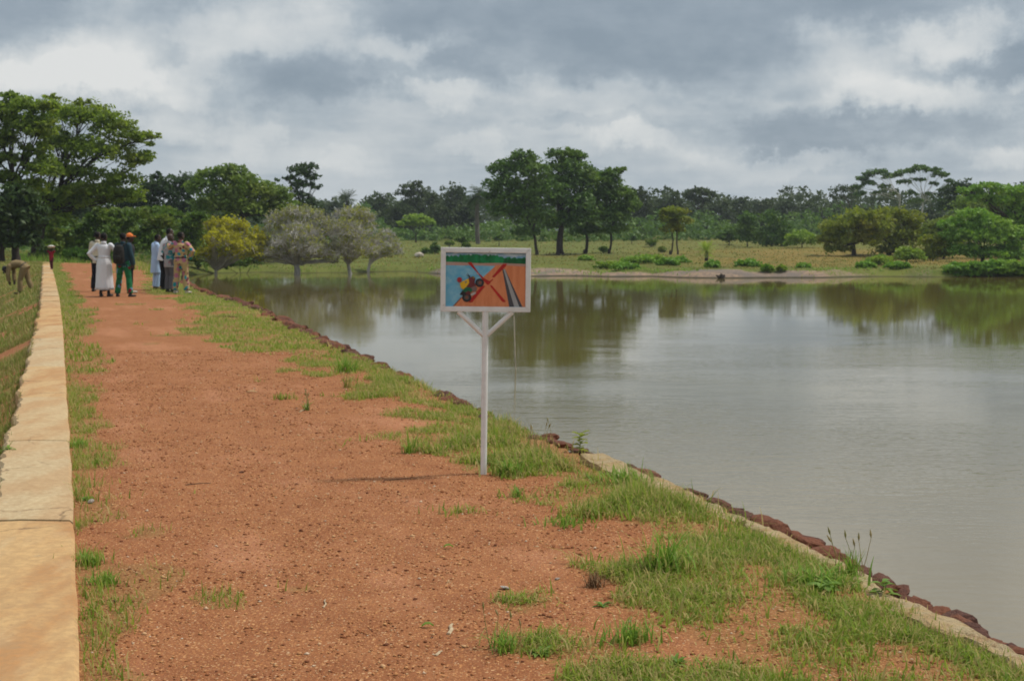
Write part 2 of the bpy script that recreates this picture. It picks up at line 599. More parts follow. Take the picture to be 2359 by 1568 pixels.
def ground_mat():
    m, N, out = mat('laterite_and_grass_ground')
    p = pos(N)

    def attr(nm):
        a = N.n('ShaderNodeAttribute', attribute_name=nm)
        return a.outputs['Fac']
    gr, dr, rk = attr('grass'), attr('dry'), attr('rock')
    big = N.noise(p, .55, 5, .6)
    mid = N.noise(p, 3.2, 5, .65)
    fine = N.noise(p, 38, 4, .7)
    soil = N.mix(N.ss(mid, .34, .66), (.260, .096, .039), (.345, .140, .058))
    lane = N.n('ShaderNodeVectorRotate', rotation_type='Z_AXIS')
    N.put(lane.inputs['Vector'], p)
    lane.inputs['Angle'].default_value = -.31
    tracks = N.noise(N.vm('MULTIPLY', lane.outputs[0], (2.4, .22, 1)), 1.0, 4, .6)      # worn lanes along the crest
    big = N.m('ADD', N.m('MULTIPLY', big, .55), N.m('MULTIPLY', tracks, .45))
    soil = N.mix(N.ss(big, .50, .64, 0, .8), soil, (.46, .205, .108))           # trodden, dusty places
    soil = N.mix(N.ss(N.noise(p, 1.6, 4, .6), .56, .74, 0, .6), soil, (.215, .076, .034))
    # ironstone pebbles of two sizes
    for sc_, th, k in ((44, .36, .85), (80, .40, .9), (150, .42, .8)):
        vd = N.voro(p, sc_, 'F1', 'Distance')
        vc = N.voro(p, sc_, 'F1', 'Color')
        sp = N.n('ShaderNodeSeparateColor')
        N.put(sp.inputs[0], vc)
        pc = N.ramp(sp.outputs[0], [(0, (.19, .065, .028)), (.3, (.34, .125, .045)), (.55, (.52, .23, .085)), (.85, (.68, .37, .155)), (1, (.70, .50, .30))])
        inside = N.ss(vd, th, th - .12, 0, k)
        some = N.ss(sp.outputs[1], .35, .45)
        soil = N.mix(N.m('MULTIPLY', inside, some), soil, pc)
    soil = N.mix(N.ss(fine, .3, .75, .0, .35), soil, (.21, .08, .036))
    # turf seen from afar, straw, bare bank
    gm = N.noise(N.vm('MULTIPLY', p, (1, .35, 1)), .5, 6, .68)
    gm2 = N.noise(N.vm('MULTIPLY', p, (1, .5, 1)), 4, 5, .7)
    turf = N.mix(N.ss(gm, .36, .66), (.070, .104, .018), (.125, .158, .028))
    turf = N.mix(N.ss(gm2, .35, .7, 0, .6), turf, (.165, .172, .040))
    straw = N.mix(N.ss(gm2, .3, .7), (.20, .145, .034), (.285, .185, .05))
    turf = N.mix(N.m('MULTIPLY', dr, N.ss(gm, .30, .52, .45, 1.0)), turf, straw)
    near = N.ss(N.n('ShaderNodeSeparateXYZ').outputs[1], 0, 1) if False else None
    sy = N.n('ShaderNodeSeparateXYZ')
    N.put(sy.inputs[0], p)
    close = N.ss(sy.outputs[1], 14, 40, .42, .95)         # near by, soil and litter show between the real blades
    litter = N.mix(N.ss(fine, .4, .62), (.30, .20, .085), (.17, .14, .04))
    turf = N.mix(N.ss(sy.outputs[1], 10, 36, .75, 0.0), turf, N.mix(.5, litter, soil))
    gk = N.m('MULTIPLY', N.ss(N.m('ADD', gr, N.m('MULTIPLY', N.m('SUBTRACT', mid, .5), .5)), .25, .7), close)
    col = N.mix(gk, soil, turf)
    bank = N.mix(N.ss(mid, .35, .65), (.36, .25, .165), (.21, .155, .115))
    bank = N.mix(N.ss(N.noise(N.vm('MULTIPLY', p, (1, 1, 5)), 1.3, 5, .65), .54, .66, 0, .8), bank, (.15, .12, .10))
    bank = N.mix(N.ss(N.noise(p, .22, 3, .5), .46, .62, 0, .85), bank, (.17, .145, .125))
    bank = N.mix(N.ss(N.noise(p, .35, 3, .5), .58, .68, 0, .8), bank, (.48, .34, .20))
    sz = sy.outputs[2]
    wet = N.ss(sz, -1.5, -1.36, .0, 1.0)
    bank = N.mix(wet, (.05, .042, .03), bank)
    col = N.mix(N.ss(N.m('ADD', rk, N.m('MULTIPLY', N.m('SUBTRACT', gm2, .5), .5)), .35, .6), col, bank)
    # under water and at the waterline: dark mud
    col = N.mix(N.ss(sz, -1.53, -1.40), (.045, .04, .02), col)
    hgt = N.m('ADD', N.m('MULTIPLY', fine, .5), N.m('SUBTRACT', .6, N.voro(p, 60)))
    hgt = N.m('ADD', hgt, N.m('MULTIPLY', mid, 1.2))
    bsdf(N, out, col, .95, hgt, .38, .02, .15)
    return m


def water_mat():
    m, N, out = mat('muddy_reservoir_water')
    p = pos(N)
    w1 = N.noise(N.vm('MULTIPLY', p, (.55, 1.6, 1)), 2.6, 3, .55)
    w2 = N.noise(N.vm('MULTIPLY', p, (.6, 1.8, 1)), 8.5, 2, .5)
    w4 = N.noise(N.vm('MULTIPLY', N.vm('ADD', p, N.vm('SCALE', N.noise(p, .6, 2, .5, out=1), scale=1.2)), (.5, 1.3, 1)), 1.1, 2, .5)
    w3 = N.noise(N.vm('MULTIPLY', p, (.3, 1, 1)), .35, 2, .5)
    gust = N.ss(N.noise(N.vm('MULTIPLY', p, (.5, 1, 1)), .075, 4, .6), .40, .60, .12, 1.25)
    sp = N.n('ShaderNodeSeparateXYZ')
    N.put(sp.inputs[0], p)
    breeze = N.ss(sp.outputs[1], 18, 56, 1.5, .17)
    amp = N.m('MULTIPLY', gust, breeze)
    h = N.m('MULTIPLY', N.m('ADD', N.m('ADD', w1, N.m('MULTIPLY', w4, .8)), N.m('MULTIPLY', w2, .42)), amp)
    h = N.m('ADD', h, N.m('MULTIPLY', w3, .12))
    n = N.noise(p, .09, 3, .5)
    near_tone = N.mix(N.ss(n, .35, .65), (.222, .184, .116), (.255, .214, .140))      # paler, greyer body colour near the dam
    clear = N.mix(N.ss(n, .35, .65), (.128, .098, .022), (.152, .118, .030))  # darker, browner body colour farther out
    col = N.mix(N.ss(sp.outputs[1], 9, 30), near_tone, clear)
    b = bsdf(N, out, col, .04, h, .19, .030, .5)
    b.inputs['IOR'].default_value = 1.333
    return m


M_GROUND = ground_mat()
M_WATER = water_mat()


# ------------------------------------------------------------------ the ground, as one fan-shaped sheet cut along its natural borders
def build_ground():
    th = np.concatenate([np.linspace(-180, -46, 34), np.linspace(-44, -27, 30), np.linspace(-26.7, 26.7, 330), np.linspace(27, 44, 30), np.linspace(46, 180, 34)[:-1]])
    th = np.radians(th)
    r = np.concatenate([[1.2], 2.0 * 1.0205 ** np.arange(0, 252), np.geomspace(2.0 * 1.0205 ** 252, 3200, 22)])
    na, nr = len(th), len(r)
    A, R = np.meshgrid(th, r)
    X, Y = (R * np.sin(A)).ravel(), (R * np.cos(A)).ravel()
    Z = height(X, Y)
    far = np.hypot(X, Y) > 600
    Z = np.where(far, np.minimum(Z, 3.2), Z)
    g, d, k = masks(X, Y)
    V = np.stack([X, Y, Z], 1)
    i = np.arange(nr - 1)[:, None] * na
    j = np.arange(na)[None, :]
    j2 = (j + 1) % na
    Fc = np.stack([(i + j), (i + na + j), (i + na + j2), (i + j2)], -1).reshape(-1, 4)
    cen = V[Fc].mean(1)
    cx, cy = cen[:, 0], cen[:, 1]
    t = cx - Wx(cy)
    sd = lake_sd(cx, cy)
    on = cy < 90
    lab = np.where(on & (t > -.25) & (cx < Ex(cy) + .05), 0, np.where(on & (t <= -.25), 1, np.where(on & (cx < Ex(cy) + 2.6), 2, np.where(sd < .0, 3, 4))))
    for q, nm in enumerate(('dirt_path', 'embankment', 'stone_bank', 'lake_bed', 'meadow')):
        f = Fc[lab == q]
        ids, inv = np.unique(f, return_inverse=True)
        me = np_mesh(nm, V[ids], inv.reshape(-1, 4), True)
        for an, arr in (('grass', g), ('dry', d), ('rock', k)):
            at = me.attributes.new(an, 'FLOAT', 'POINT')
            at.data.foreach_set('value', arr[ids].astype(np.float32))
        tag(link(nm, me, M_GROUND), kind='structure')
    # ground right under the camera
    me = np_mesh('path_patch', [(1.2 * math.sin(a), 1.2 * math.cos(a), 0) for a in np.linspace(0, 2 * math.pi, 13)[:-1]], [list(range(12))])
    tag(link('dirt_path', me, M_GROUND), kind='structure')


build_ground()


def build_water():
    me = bpy.data.meshes.new('water')
    pts = []
    n = len(POLY)
    for i in range(n):                       # pushed a little under the banks
        a, b, c = Vector(POLY[i - 1]), Vector(POLY[i]), Vector(POLY[(i + 1) % n])
        tn = (c - a).normalized()
        pts.append((b.x + tn.y * 1.5, b.y - tn.x * 1.5, WATER))
    area = sum(POLY[i][0] * POLY[(i + 1) % n][1] - POLY[(i + 1) % n][0] * POLY[i][1] for i in range(n))
    if area < 0:
        pts = []
        for i in range(n):
            a, b, c = Vector(POLY[i - 1]), Vector(POLY[i]), Vector(POLY[(i + 1) % n])
            tn = (c - a).normalized()
            pts.append((b.x - tn.y * 1.5, b.y + tn.x * 1.5, WATER))
        pts.reverse()
    me.from_pydata(pts, [], [list(range(n))])
    me.update()
    tag(link('water', me, M_WATER), kind='structure')


build_water()

# ------------------------------------------------------------------ the low wall along the crest: coping cast in lengths over a masonry core
def coping_mat():
    m, N, out = mat('cream_mortar_coping')
    p = pos(N)
    oc = N.n('ShaderNodeSeparateColor')
    N.put(oc.inputs[0], N.n('ShaderNodeObjectInfo').outputs['Color'])
    oi = oc.outputs[0]
    n = N.noise(N.vm('MULTIPLY', p, (1.5, .5, 1)), 1.5, 5, .58)
    n2 = N.noise(p, 24, 5, .7)
    col = N.mix(oi, (.56, .455, .28), (.61, .385, .17))
    col = N.mix(N.m('MULTIPLY', N.ss(n, .43, .60, 0, .95), N.m('ADD', N.m('MULTIPLY', oi, .7), .3)), col, (.47, .235, .092))
    col = N.mix(N.ss(N.noise(N.vm('MULTIPLY', p, (1.6, .45, 1)), 2.1, 4, .6), .52, .72, 0, .6), col, (.64, .50, .29))
    col = N.mix(N.ss(n2, .36, .70, .5, 0), col, (.36, .22, .11))
    col = N.mix(N.ss(N.noise(p, 5.5, 6, .7), .54, .70, 0, .55), col, (.40, .25, .125))
    col = N.mix(N.ss(N.noise(p, 55, 2, .5), .72, .78, 0, .7), col, (.13, .08, .045))
    crk = N.voro(N.vm('ADD', p, N.vm('SCALE', N.noise(p, 3, 4, .6, out=1), scale=.35)), .75, 'DISTANCE_TO_EDGE')
    hair = N.m('MULTIPLY', N.ss(crk, .0, .010, 1, 0), N.ss(N.noise(p, .8, 2, .5), .45, .6))
    col = N.mix(N.m('MULTIPLY', hair, .75), col, (.16, .10, .055))
    chip = N.ss(N.noise(p, 7, 5, .7), .66, .74)
    col = N.mix(N.m('MULTIPLY', chip, .5), col, (.42, .36, .26))
    bsdf(N, out, col, .93, N.m('ADD', N.m('SUBTRACT', n2, N.m('MULTIPLY', hair, .8)), N.m('SUBTRACT', N.m('MULTIPLY', n, 1.5), chip)), .45, .012, .2)
    return m


def joint_mat():
    return plain('grey_joint_mortar', (.22, .185, .125), .95, .15, 20)


def rock_mat(name, ca, cb, lich):
    m, N, out = mat(name)
    v = objc(N)
    oi = N.n('ShaderNodeObjectInfo').outputs['Random']
    n = N.noise(v, 9, 6, .7)
    vo = N.voro(v, 22)
    col = N.mix(N.ss(n, .35, .65), ca, cb)
    col = N.mix(N.ss(vo, .1, .42, .6, 0), col, tuple(k * .45 for k in ca))
    col = N.mix(N.ss(N.noise(v, 5, 3, .5), .58, .7, 0, .6), col, lich)
    col = N.mix(N.m('MULTIPLY', oi, .5), col, N.mix(.5, col, (.30, .10, .045)))
    bsdf(N, out, col, .92, N.m('ADD', n, vo), .7, .006, .2)
    return m


M_COPING = coping_mat()
M_JOINT = joint_mat()
M_ROCK = rock_mat('dark_laterite_rock', (.075, .038, .031), (.15, .072, .053), (.19, .085, .05))
M_REDROCK = rock_mat('red_laterite_rock', (.13, .052, .033), (.215, .09, .053), (.27, .13, .075))
M_GREYROCK = rock_mat('pale_grey_rock', (.46, .42, .36), (.62, .57, .50), (.52, .47, .36))


def build_wall():
    wall = empty('low_wall', (float(Wx(30)) - .23, 30, 0), 0, 'long low wall with cream coping along the edge of the red path', 'wall')
    rng = random.Random(4)
    ys = [1.3]
    tgt = [G(100, v, .05).y for v in (1612, 1197, 1011, 914, 843, 779, 749)]
    ys += tgt
    while ys[-1] < 86.5:
        ys.append(ys[-1] + rng.uniform(3.0, 3.4))
    ys[-1] = min(ys[-1], 86.8)
    core = MB()
    seed = 0
    for i in range(len(ys) - 1):
        y0, y1 = ys[i] + .016, ys[i + 1] - .016
        n = max(8, int((y1 - y0) / (.07 if y0 < 18 else .14)))
        mb = MB()
        tilt = rng.uniform(-.012, .012)
        V = []
        K = 7
        for q in range(n + 1):
            y = y0 + (y1 - y0) * q / n
            wx = float(Wx(y))
            seed += 1
            lump = .06 * (vnoise(np.array([y * 1.6]), np.array([3.]), 5)[0] - .5) + .022 * (vnoise(np.array([y * 5.2]), np.array([9.]), 6)[0] - .5) + .012 * rng.uniform(-1, 1) * (q not in (0, n))
            xl, xr = wx - .475 + lump * 1.25, wx + .012 * (vnoise(np.array([y * 3]), np.array([1.]), 8)[0] - .5)
            zt = .052 + tilt * (q / n - .5) + .008 * (vnoise(np.array([y * 2.1]), np.array([4.]), 2)[0] - .5)
            e = .012 if q not in (0, n) else .016
            prof = [(xl, -.16), (xl - .004, zt - .03), (xl + .022, zt - .003), (xl + .2, zt + .004), (xr - .018, zt), (xr, zt - .016), (xr, -.16)]
            V += [(px, y + (0 if k in (0, 6) else 0), pz - (.006 if q in (0, n) and 0 < k < 6 else 0)) for k, (px, pz) in enumerate(prof)]
        Fc = []
        for q in range(n):
            for k in range(K - 1):
                Fc.append((q * K + k, q * K + k + 1, (q + 1) * K + k + 1, (q + 1) * K + k))
            Fc.append((q * K + K - 1, q * K, (q + 1) * K, (q + 1) * K + K - 1))
        Fc.append(tuple(range(K)))
        Fc.append(tuple(n * K + k for k in range(K - 1, -1, -1)))
        org = Vector((float(Wx((y0 + y1) / 2)) - .23, (y0 + y1) / 2, 0))
        mb.add([Vector(p) - org for p in V], Fc)
        o = mb.build('coping_slab', M_COPING, wall)
        o.color = (([.9, .95, .15, .35, .75, .1, .6][i] if i < 7 else rng.random()), 0, 0, 1)
        o.location = org - wall.location
    # masonry core and the mortar in the joints, just below the coping
    V, Fc = [], []
    yy = [1.2 + k * (85.6 / 70) for k in range(71)]
    for k, y in enumerate(yy):
        wx = float(Wx(y))
        V += [Vector((wx - .40, y, -.55)) - wall.location, Vector((wx - .40, y, .036)) - wall.location, Vector((wx - .02, y, .036)) - wall.location, Vector((wx - .02, y, -.55)) - wall.location]
        if k:
            a = (k - 1) * 4
            for q in range(4):
                Fc.append((a + q, a + (q + 1) % 4, a + 4 + (q + 1) % 4, a + 4 + q))
    Fc += [(0, 1, 2, 3), tuple(len(V) - 1 - q for q in range(4))]
    core.add(V, Fc)
    core.build('mortar_core', M_JOINT, wall)


build_wall()


# ------------------------------------------------------------------ rocks
def rock_mesh(seed, nu=14, nv=9, rough=.34, flat=.75):
    rng = random.Random(seed)
    ph = [(Vector((rng.gauss(0, 1), rng.gauss(0, 1), rng.gauss(0, 1))).normalized(), rng.uniform(.42, .88)) for _ in range(13)]
    off = rng.uniform(0, 99)

    def fn(p):
        q = p.normalized()
        r = 1.0
        for nrm, d in ph:                     # broken faces
            k = q.dot(nrm)
            if k > d:
                r = min(r, d / k)
        f = 1 + rough * (fbm(np.array([q.x * 2 + off + q.z]), np.array([q.y * 2 - q.z * 1.7 + off]), seed, 3)[0] - .5)
        return Vector((q.x * r * f, q.y * r * f, q.z * r * f * flat))
    mb = MB()
    mb.ball((0, 0, 0), 1, nu, nv, None, 0, fn)
    me = mb.mesh('rock', False)
    return me


ROCKS = []
for s in range(9):
    ROCKS.append(rock_mesh(100 + s))


def build_rocks():
    rng = random.Random(9)
    dark = [m.copy() for m in ROCKS]
    red = [m.copy() for m in ROCKS]
    grey = [m.copy() for m in ROCKS]
    for m in dark: m.materials.append(M_ROCK)
    for m in red: m.materials.append(M_REDROCK)
    for m in grey: m.materials.append(M_GREYROCK)

    def put(me, x, y, z, s, label, group=None, name='laterite_rock'):
        o = link(name, me)
        o.location = (x, y, z)
        o.scale = (s[0], s[1], s[2])
        o.rotation_euler = (rng.uniform(-.3, .3), rng.uniform(-.3, .3), rng.uniform(0, 6.28))
        return tag(o, label, 'rock', group)

    def at(u, v, z, up=0):
        return G(u, v, z)
    # the ones that stand out by shape or size: (u, v, radius in frame px, material, label)
    own = [
        (2192, 1408, 27, dark, 'tall humped dark rock standing highest at the pond edge near the wide grass'),
        (2130, 1393, 22, dark, 'lumpy dark rock with a tuft on top beside the tall humped rock'),
        (2085, 1372, 14, dark, 'small dark rock uphill of the lumpy rock at the pond edge'),
        (2222, 1443, 22, dark, 'low dark rock just below the tall humped rock'),
        (2285, 1458, 24, dark, 'flat dark rock at the lower end of the rocky pond edge'),
        (1728, 1200, 26, dark, 'round dark boulder at the water beside the end of the cream kerb'),
        (1690, 1180, 21, red, 'rusty red rock leaning on the round dark boulder'),
        (1655, 1162, 20, dark, 'brown rock on the water side of the cream kerb'),
        (1612, 1142, 17, dark, 'dark rock touching the bend of the cream kerb'),
        (1940, 1287, 24, red, 'broad red rock behind the tall seeding grass stems'),
        (1878, 1262, 14, red, 'small red rock between the cream kerb and the water'),
        (1212, 972, 14, red, 'small upright red stone above the weeds beyond the sign'),
        (1285, 1015, 17, red, 'flat red stone in the weeds before the yellow green weed'),
        (1040, 906, 13, red, 'rounded red stone at the bank just short of the sign post'),
        (1085, 930, 15, dark, 'long dark stone at the bank beside the sign post'),
        (992, 884, 11, dark, 'small pointed dark stone on the bank crest'),
        (755, 782, 17, red, 'first big red boulder where the rocks begin by the water'),
        (785, 795, 15, red, 'second big red boulder in the row by the water'),
        (815, 808, 16, dark, 'third boulder, darker, in the row by the water'),
        (845, 822, 15, red, 'red boulder ending the row of big boulders'),
        (712, 757, 14, red, 'reddish rock half sunk in grass above the boulder row'),
    ]
    for (u, v, rp, kind, lb) in own:
        p = G(u, v, -.06)
        s = rp / F * p.y * 1.15
        x = min(p.x, float(Ex(p.y)) + s * .75)
        put(rng.choice(kind), x, p.y + .02, -.075, (s * 1.15, s * 1.1, s * rng.uniform(.85, 1.05)), lb)
    for k in range(150):
        y = 5.0 + 47 * (k / 150.0) ** 1.35 + rng.uniform(-.15, .15)
        if 9.2 < y < 11.2 and rng.random() < .6:
            continue
        x = float(Ex(y)) + (rng.uniform(.04, .12) if y < 11.4 else rng.uniform(-.10, .12))
        s = rng.uniform(.06, .14) if y < 18 else rng.uniform(.10, .22)
        z = -.055 - max(0, x - float(Ex(y))) * .4
        put(rng.choice(dark if rng.random() < .55 else red), x, y, z, (s * rng.uniform(.8, 1.3), s * rng.uniform(.8, 1.3), s * rng.uniform(.6, .95)),
            'laterite stone packed among many others along the water edge of the bank', 'laterite stones packed along the water edge')
    for k in range(46):                        # the closer packed row below the kerb
        y = 5.0 + 6.6 * (k + rng.random()) / 46
        s = rng.uniform(.05, .10)
        put(rng.choice(dark if rng.random() < .4 else red), float(Ex(y)) + rng.uniform(.03, .09), y, rng.uniform(-.085, -.045), (s * rng.uniform(.9, 1.5), s * rng.uniform(.9, 1.5), s * rng.uniform(.6, .9)),
            'laterite stone packed among many others along the water edge of the bank', 'laterite stones packed along the water edge')
    # stones lying on the path and elsewhere
    def loose(u, v, rp, kind, lb, flat=.6, cat='stone', sink=.3, z0=None):
        z = 0 if z0 is None else z0
        p = G(u, v, z)
        z = H1(p.x, p.y)
        p = G(u, v, z)
        s = rp / F * p.y
        o = put(rng.choice(kind), p.x, p.y, z + s * flat * (1 - sink), (s, s * .8, s * flat), lb, None, 'loose_stone')
        o['category'] = cat
    loose(1163, 1356, 17, grey, 'flat grey stone lying alone on the red gravel below the sign', .32)
    loose(209, 1158, 10, grey, 'pale broken stone in the weeds beside the coping', .7)
    loose(264, 1388, 8, dark, 'small dark red pebble beside the weeds along the coping', .75)
    loose(1205, 1128, 5, red, 'orange pebble lying by the grass clump at the post foot', .8)
    loose(556, 1088, 9, red, 'pale pinkish flat stone in the middle of the red path', .3)
    loose(1283, 1335, 8, grey, 'whitish stone chip beside the dead brown tuft', .5)
    loose(1450, 1433, 7, grey, 'white stone chip in the wide grass margin', .6)
    p = P(965, 599, 158)
    z = H1(p.x, p.y)
    o = put(grey[2], p.x, p.y, z + .2, (.75, .6, .5), 'grey boulder lying in the meadow across the water', None, 'boulder')
    o['category'] = 'boulder'


build_rocks()


def build_kerb():
    """the mortar strip that crowns the rocks"""
    mb = MB()
    rng = random.Random(2)
    y0, y1 = G(2430, 1560, -.03).y, G(1392, 1060, -.03).y
    dense = [y0 + (y1 - y0) * k / 230 for k in range(231)]
    V = []
    K = 9
    for y in dense:
        q = np.array([y])
        a = .05 * (vnoise(q * 3.1, q * 0 + 2, 3)[0] - .5) + .03 * (vnoise(q * 9, q * 0 + 2, 13)[0] - .5)
        b = .09 * (vnoise(q * 2.6, q * 0 + 7, 4)[0] - .5) + .04 * (vnoise(q * 8, q * 0 + 7, 14)[0] - .5)
        h = -.008 + float(np.interp(y, [8, 9.2], [-.012, .02])) + .05 * (vnoise(q * 1.9, q * 0 + 5, 9)[0] - .5) + .018 * (vnoise(q * 7, q * 0 + 5, 19)[0] - .5)
        e = float(Ex(y))
        xr, xl = e - .01 + a, e - .01 - float(np.interp(y, [5, 8.3, 9.2, 11.2], [.15, .15, .21, .20])) + b
        w = xr - xl
        j1, j2, j3 = [.018 * (vnoise(q * 17 + j * 5, q * 0 + j, 31 + j)[0] - .5) for j in range(3)]
        V += [(xr + .02, y, -.40), (xr + .008, y, -.06 + h), (xr + j1, y, -.008 + h), (xr - w * .12, y, h + j1), (xr - w * .5, y, h + j2), (xr - w * .88, y, h + j3), (xl + j3, y, -.006 + h), (xl - .006, y, -.05 + h), (xl - .01, y, -.35)]
    Fc = []
    for q in range(len(dense) - 1):
        for k in range(K - 1):
            Fc.append((q * K + k, q * K + k + 1, (q + 1) * K + k + 1, (q + 1) * K + k))
    Fc += [tuple(range(K - 1, -1, -1)), tuple((len(dense) - 1) * K + k for k in range(K))]
    mb.add(V, Fc)
    m, N, out = mat('cream_kerb_mortar')
    pp = pos(N)
    n = N.noise(pp, 5, 6, .65)
    col = N.mix(N.ss(n, .35, .62), (.46, .31, .15), (.50, .39, .23))
    col = N.mix(N.ss(N.noise(pp, 16, 4, .65), .52, .7, 0, .8), col, (.30, .17, .08))
    col = N.mix(N.ss(N.noise(pp, 2.2, 3, .6), .56, .7, 0, .75), col, (.40, .17, .075))
    col = N.mix(N.ss(N.noise(pp, 40, 4, .7), .55, .66, 0, .55), col, (.20, .11, .06))
    bsdf(N, out, col, .95, N.m('ADD', n, N.noise(pp, 45, 4, .7)), .9, .03, .2)
    o = mb.build('mortar_kerb', m)
    tag(o, 'rough cream mortar kerb between the grass and the rocks', 'kerb')


build_kerb()

# ------------------------------------------------------------------ trees
NPR = np.random.default_rng(7)


def leaves(centers, radii, per, size, rng, flat=.55, up=.55):
    """rhombic leaves in flattened clumps: centers (k,3), radii (k,), per = leaves per clump"""
    k = len(centers)
    n = k * per
    c = np.repeat(centers, per, 0)
    rr = np.repeat(radii, per)
    d = rng.normal(size=(n, 3))
    d /= np.linalg.norm(d, axis=1, keepdims=True)
    rad = rng.random(n) ** .45
    p = c + d * (rr * rad)[:, None] * np.array([1, 1, flat])
    nr = rng.normal(size=(n, 3)) * .75 + np.array([0, 0, up]) + d * .45
    nr /= np.linalg.norm(nr, axis=1, keepdims=True)
    a = np.cross(nr, rng.normal(size=(n, 3)))
    a /= np.linalg.norm(a, axis=1, keepdims=True) + 1e-9
    b = np.cross(nr, a)
    s = size * (.6 + .8 * rng.random(n))[:, None]
    V = np.empty((n, 4, 3))
    V[:, 0] = p - a * s * .62
    V[:, 1] = p - b * s * .34 + a * s * .08
    V[:, 2] = p + a * s * .62 - nr * s * .12
    V[:, 3] = p + b * s * .34 + a * s * .08
    return V.reshape(-1, 3), np.arange(n * 4).reshape(-1, 4)


def limb(mb, p0, p1, r0, r1, rng, n=5, wob=.08, sag=0.0, seg=6):
    p0, p1 = Vector(p0), Vector(p1)
    L = (p1 - p0).length
    pts, rad = [], []
    ox, oy, oz = [rng.uniform(-1, 1) for _ in range(3)]
    for i in range(n + 1):
        t = i / n
        q = p0.lerp(p1, t)
        w = math.sin(math.pi * t) * wob * L
        q = q + Vector((ox * w, oy * w, oz * w * .5 + math.sin(math.pi * t) * sag * L))
        if 0 < i < n:
            q += Vector((rng.uniform(-1, 1), rng.uniform(-1, 1), rng.uniform(-1, 1))) * wob * .18 * L
        pts.append(q)
        rad.append(r0 + (r1 - r0) * t)
    mb.tube(pts, rad, seg, cap=False)
    return pts


def lobes_world(lobes, d, deep=1.0):
    out = []
    for i, lb in enumerate(lobes):
        u, v, ru, rv = lb[:4]
        dy = lb[4] if len(lb) > 4 else 0.0
        c = P(u, v, d + dy)
        s = (d + dy) / F
        out.append((np.array(c), np.array([ru * s, max(ru, rv) * s * deep * .9, rv * s])))
    return out


def tree(name, label, cat, d, trunk, lobes, n, leaf, lmat, bmat, r=.2, trunk_d=None, fork=.5, group=None, cl=.30, per=14, flat=.55, inner=.35,
         limbs=True, base_z=None, trunks=None, spread=.6, seed=None, deep=1.0, up=.55, twigs=0):
    """a thing: Empty at the foot > trunk (with limbs), crown"""
    seed = seed if seed is not None else abs(hash((round(trunk * 7), round(d * 3), n))) % 100000
    rng = np.random.default_rng(seed)
    pr = random.Random(seed)
    L = lobes_world(lobes, d, deep)
    b = P(trunk, HOR, trunk_d or d)
    bz = H1(b.x, b.y) if base_z is None else base_z
    root = empty(name, (b.x, b.y, bz), 0, label, cat, group)
    org = np.array([b.x, b.y, bz])
    # clumps on and inside the lobes
    ar = np.array([(q[1][0] * q[1][2]) ** .9 for q in L])
    ncl = max(len(L), int(n / per))
    cnt = np.maximum(1, (ncl * ar / ar.sum()).astype(int))
    C, Rr = [], []
    for (c, rad), k in zip(L, cnt):
        dirs = rng.normal(size=(k, 3))
        dirs /= np.linalg.norm(dirs, axis=1, keepdims=True)
        dirs[:, 2] = np.where(dirs[:, 2] < -.35, -dirs[:, 2] * .6, dirs[:, 2])
        f = np.where(rng.random(k) < inner, rng.random(k) ** .5 * .75, .78 + .30 * rng.random(k))
        C.append(c + dirs * rad * f[:, None])
        Rr.append((rad[0] * rad[1] * rad[2]) ** (1 / 3) * cl * (.6 + .8 * rng.random(k)))
    C = np.concatenate(C)
    Rr = np.concatenate(Rr)
    V, Fc = leaves(C - org, Rr, per, leaf, rng, flat, up)
    me = np_mesh('crown', V, Fc)
    link('crown', me, lmat, root)
    mb = MB()
    top = np.mean([q[0] for q in L], 0) - org
    H = max(q[0][2] + q[1][2] for q in L) - bz
    if trunks:
        starts = [np.array(P(u, HOR, trunk_d or d)) - np.array([0, 0, CZ]) - np.array([b.x, b.y, 0]) for u in trunks]
        for s_ in starts: s_[2] = -.3
    else:
        starts = [np.array([0, 0, -.3])]
    low = min(q[0][2] - q[1][2] * .3 for q in L) - bz
    fz = max(.25 * H, min(low + .05 * H, fork * H))
    forks = []
    for s_ in starts:
        f_ = s_ * (1 - .35) + np.array([top[0], top[1], 0]) * .18 * (1 if trunks is None else .5)
        f_[2] = fz
        pts = limb(mb, s_, f_, r, r * .72, pr, 5, .05 if trunks is None else .09, 0, 8)
        mb.tube([Vector(s_) + Vector((0, 0, -.1)), Vector(s_) + Vector((0, 0, .35)), Vector(s_) + Vector((0, 0, .8))], [r * 1.7, r * 1.25, r], 8, cap=False)
        forks.append(Vector(f_))
    if limbs:
        for i, (c, rad) in enumerate(L):
            f_ = forks[i % len(forks)]
            tgt = Vector(c - org) + Vector((0, 0, -rad[2] * .15))
            s0 = f_ + Vector((0, 0, pr.uniform(-.12, .05) * H * .5))
            lr = r * .55 * min(1.0, (5.5 / len(L)) ** .6)
            pts = limb(mb, s0, tgt, lr, lr * .3, pr, 6, .11, .05, 6)
            k = 5 + twigs
            for q in range(k):
                a = pts[pr.randint(2, 6)]
                dv = Vector((pr.gauss(0, 1), pr.gauss(0, 1), pr.gauss(.5, .6))).normalized()
                e = Vector(c - org) + Vector((dv.x * rad[0], dv.y * rad[1], dv.z * rad[2])) * pr.uniform(.6, .95)
                limb(mb, a, e, lr * .28, lr * .07, pr, 4, .1, .03, 4)
    mb.build('trunk', bmat, root, True)
    return root


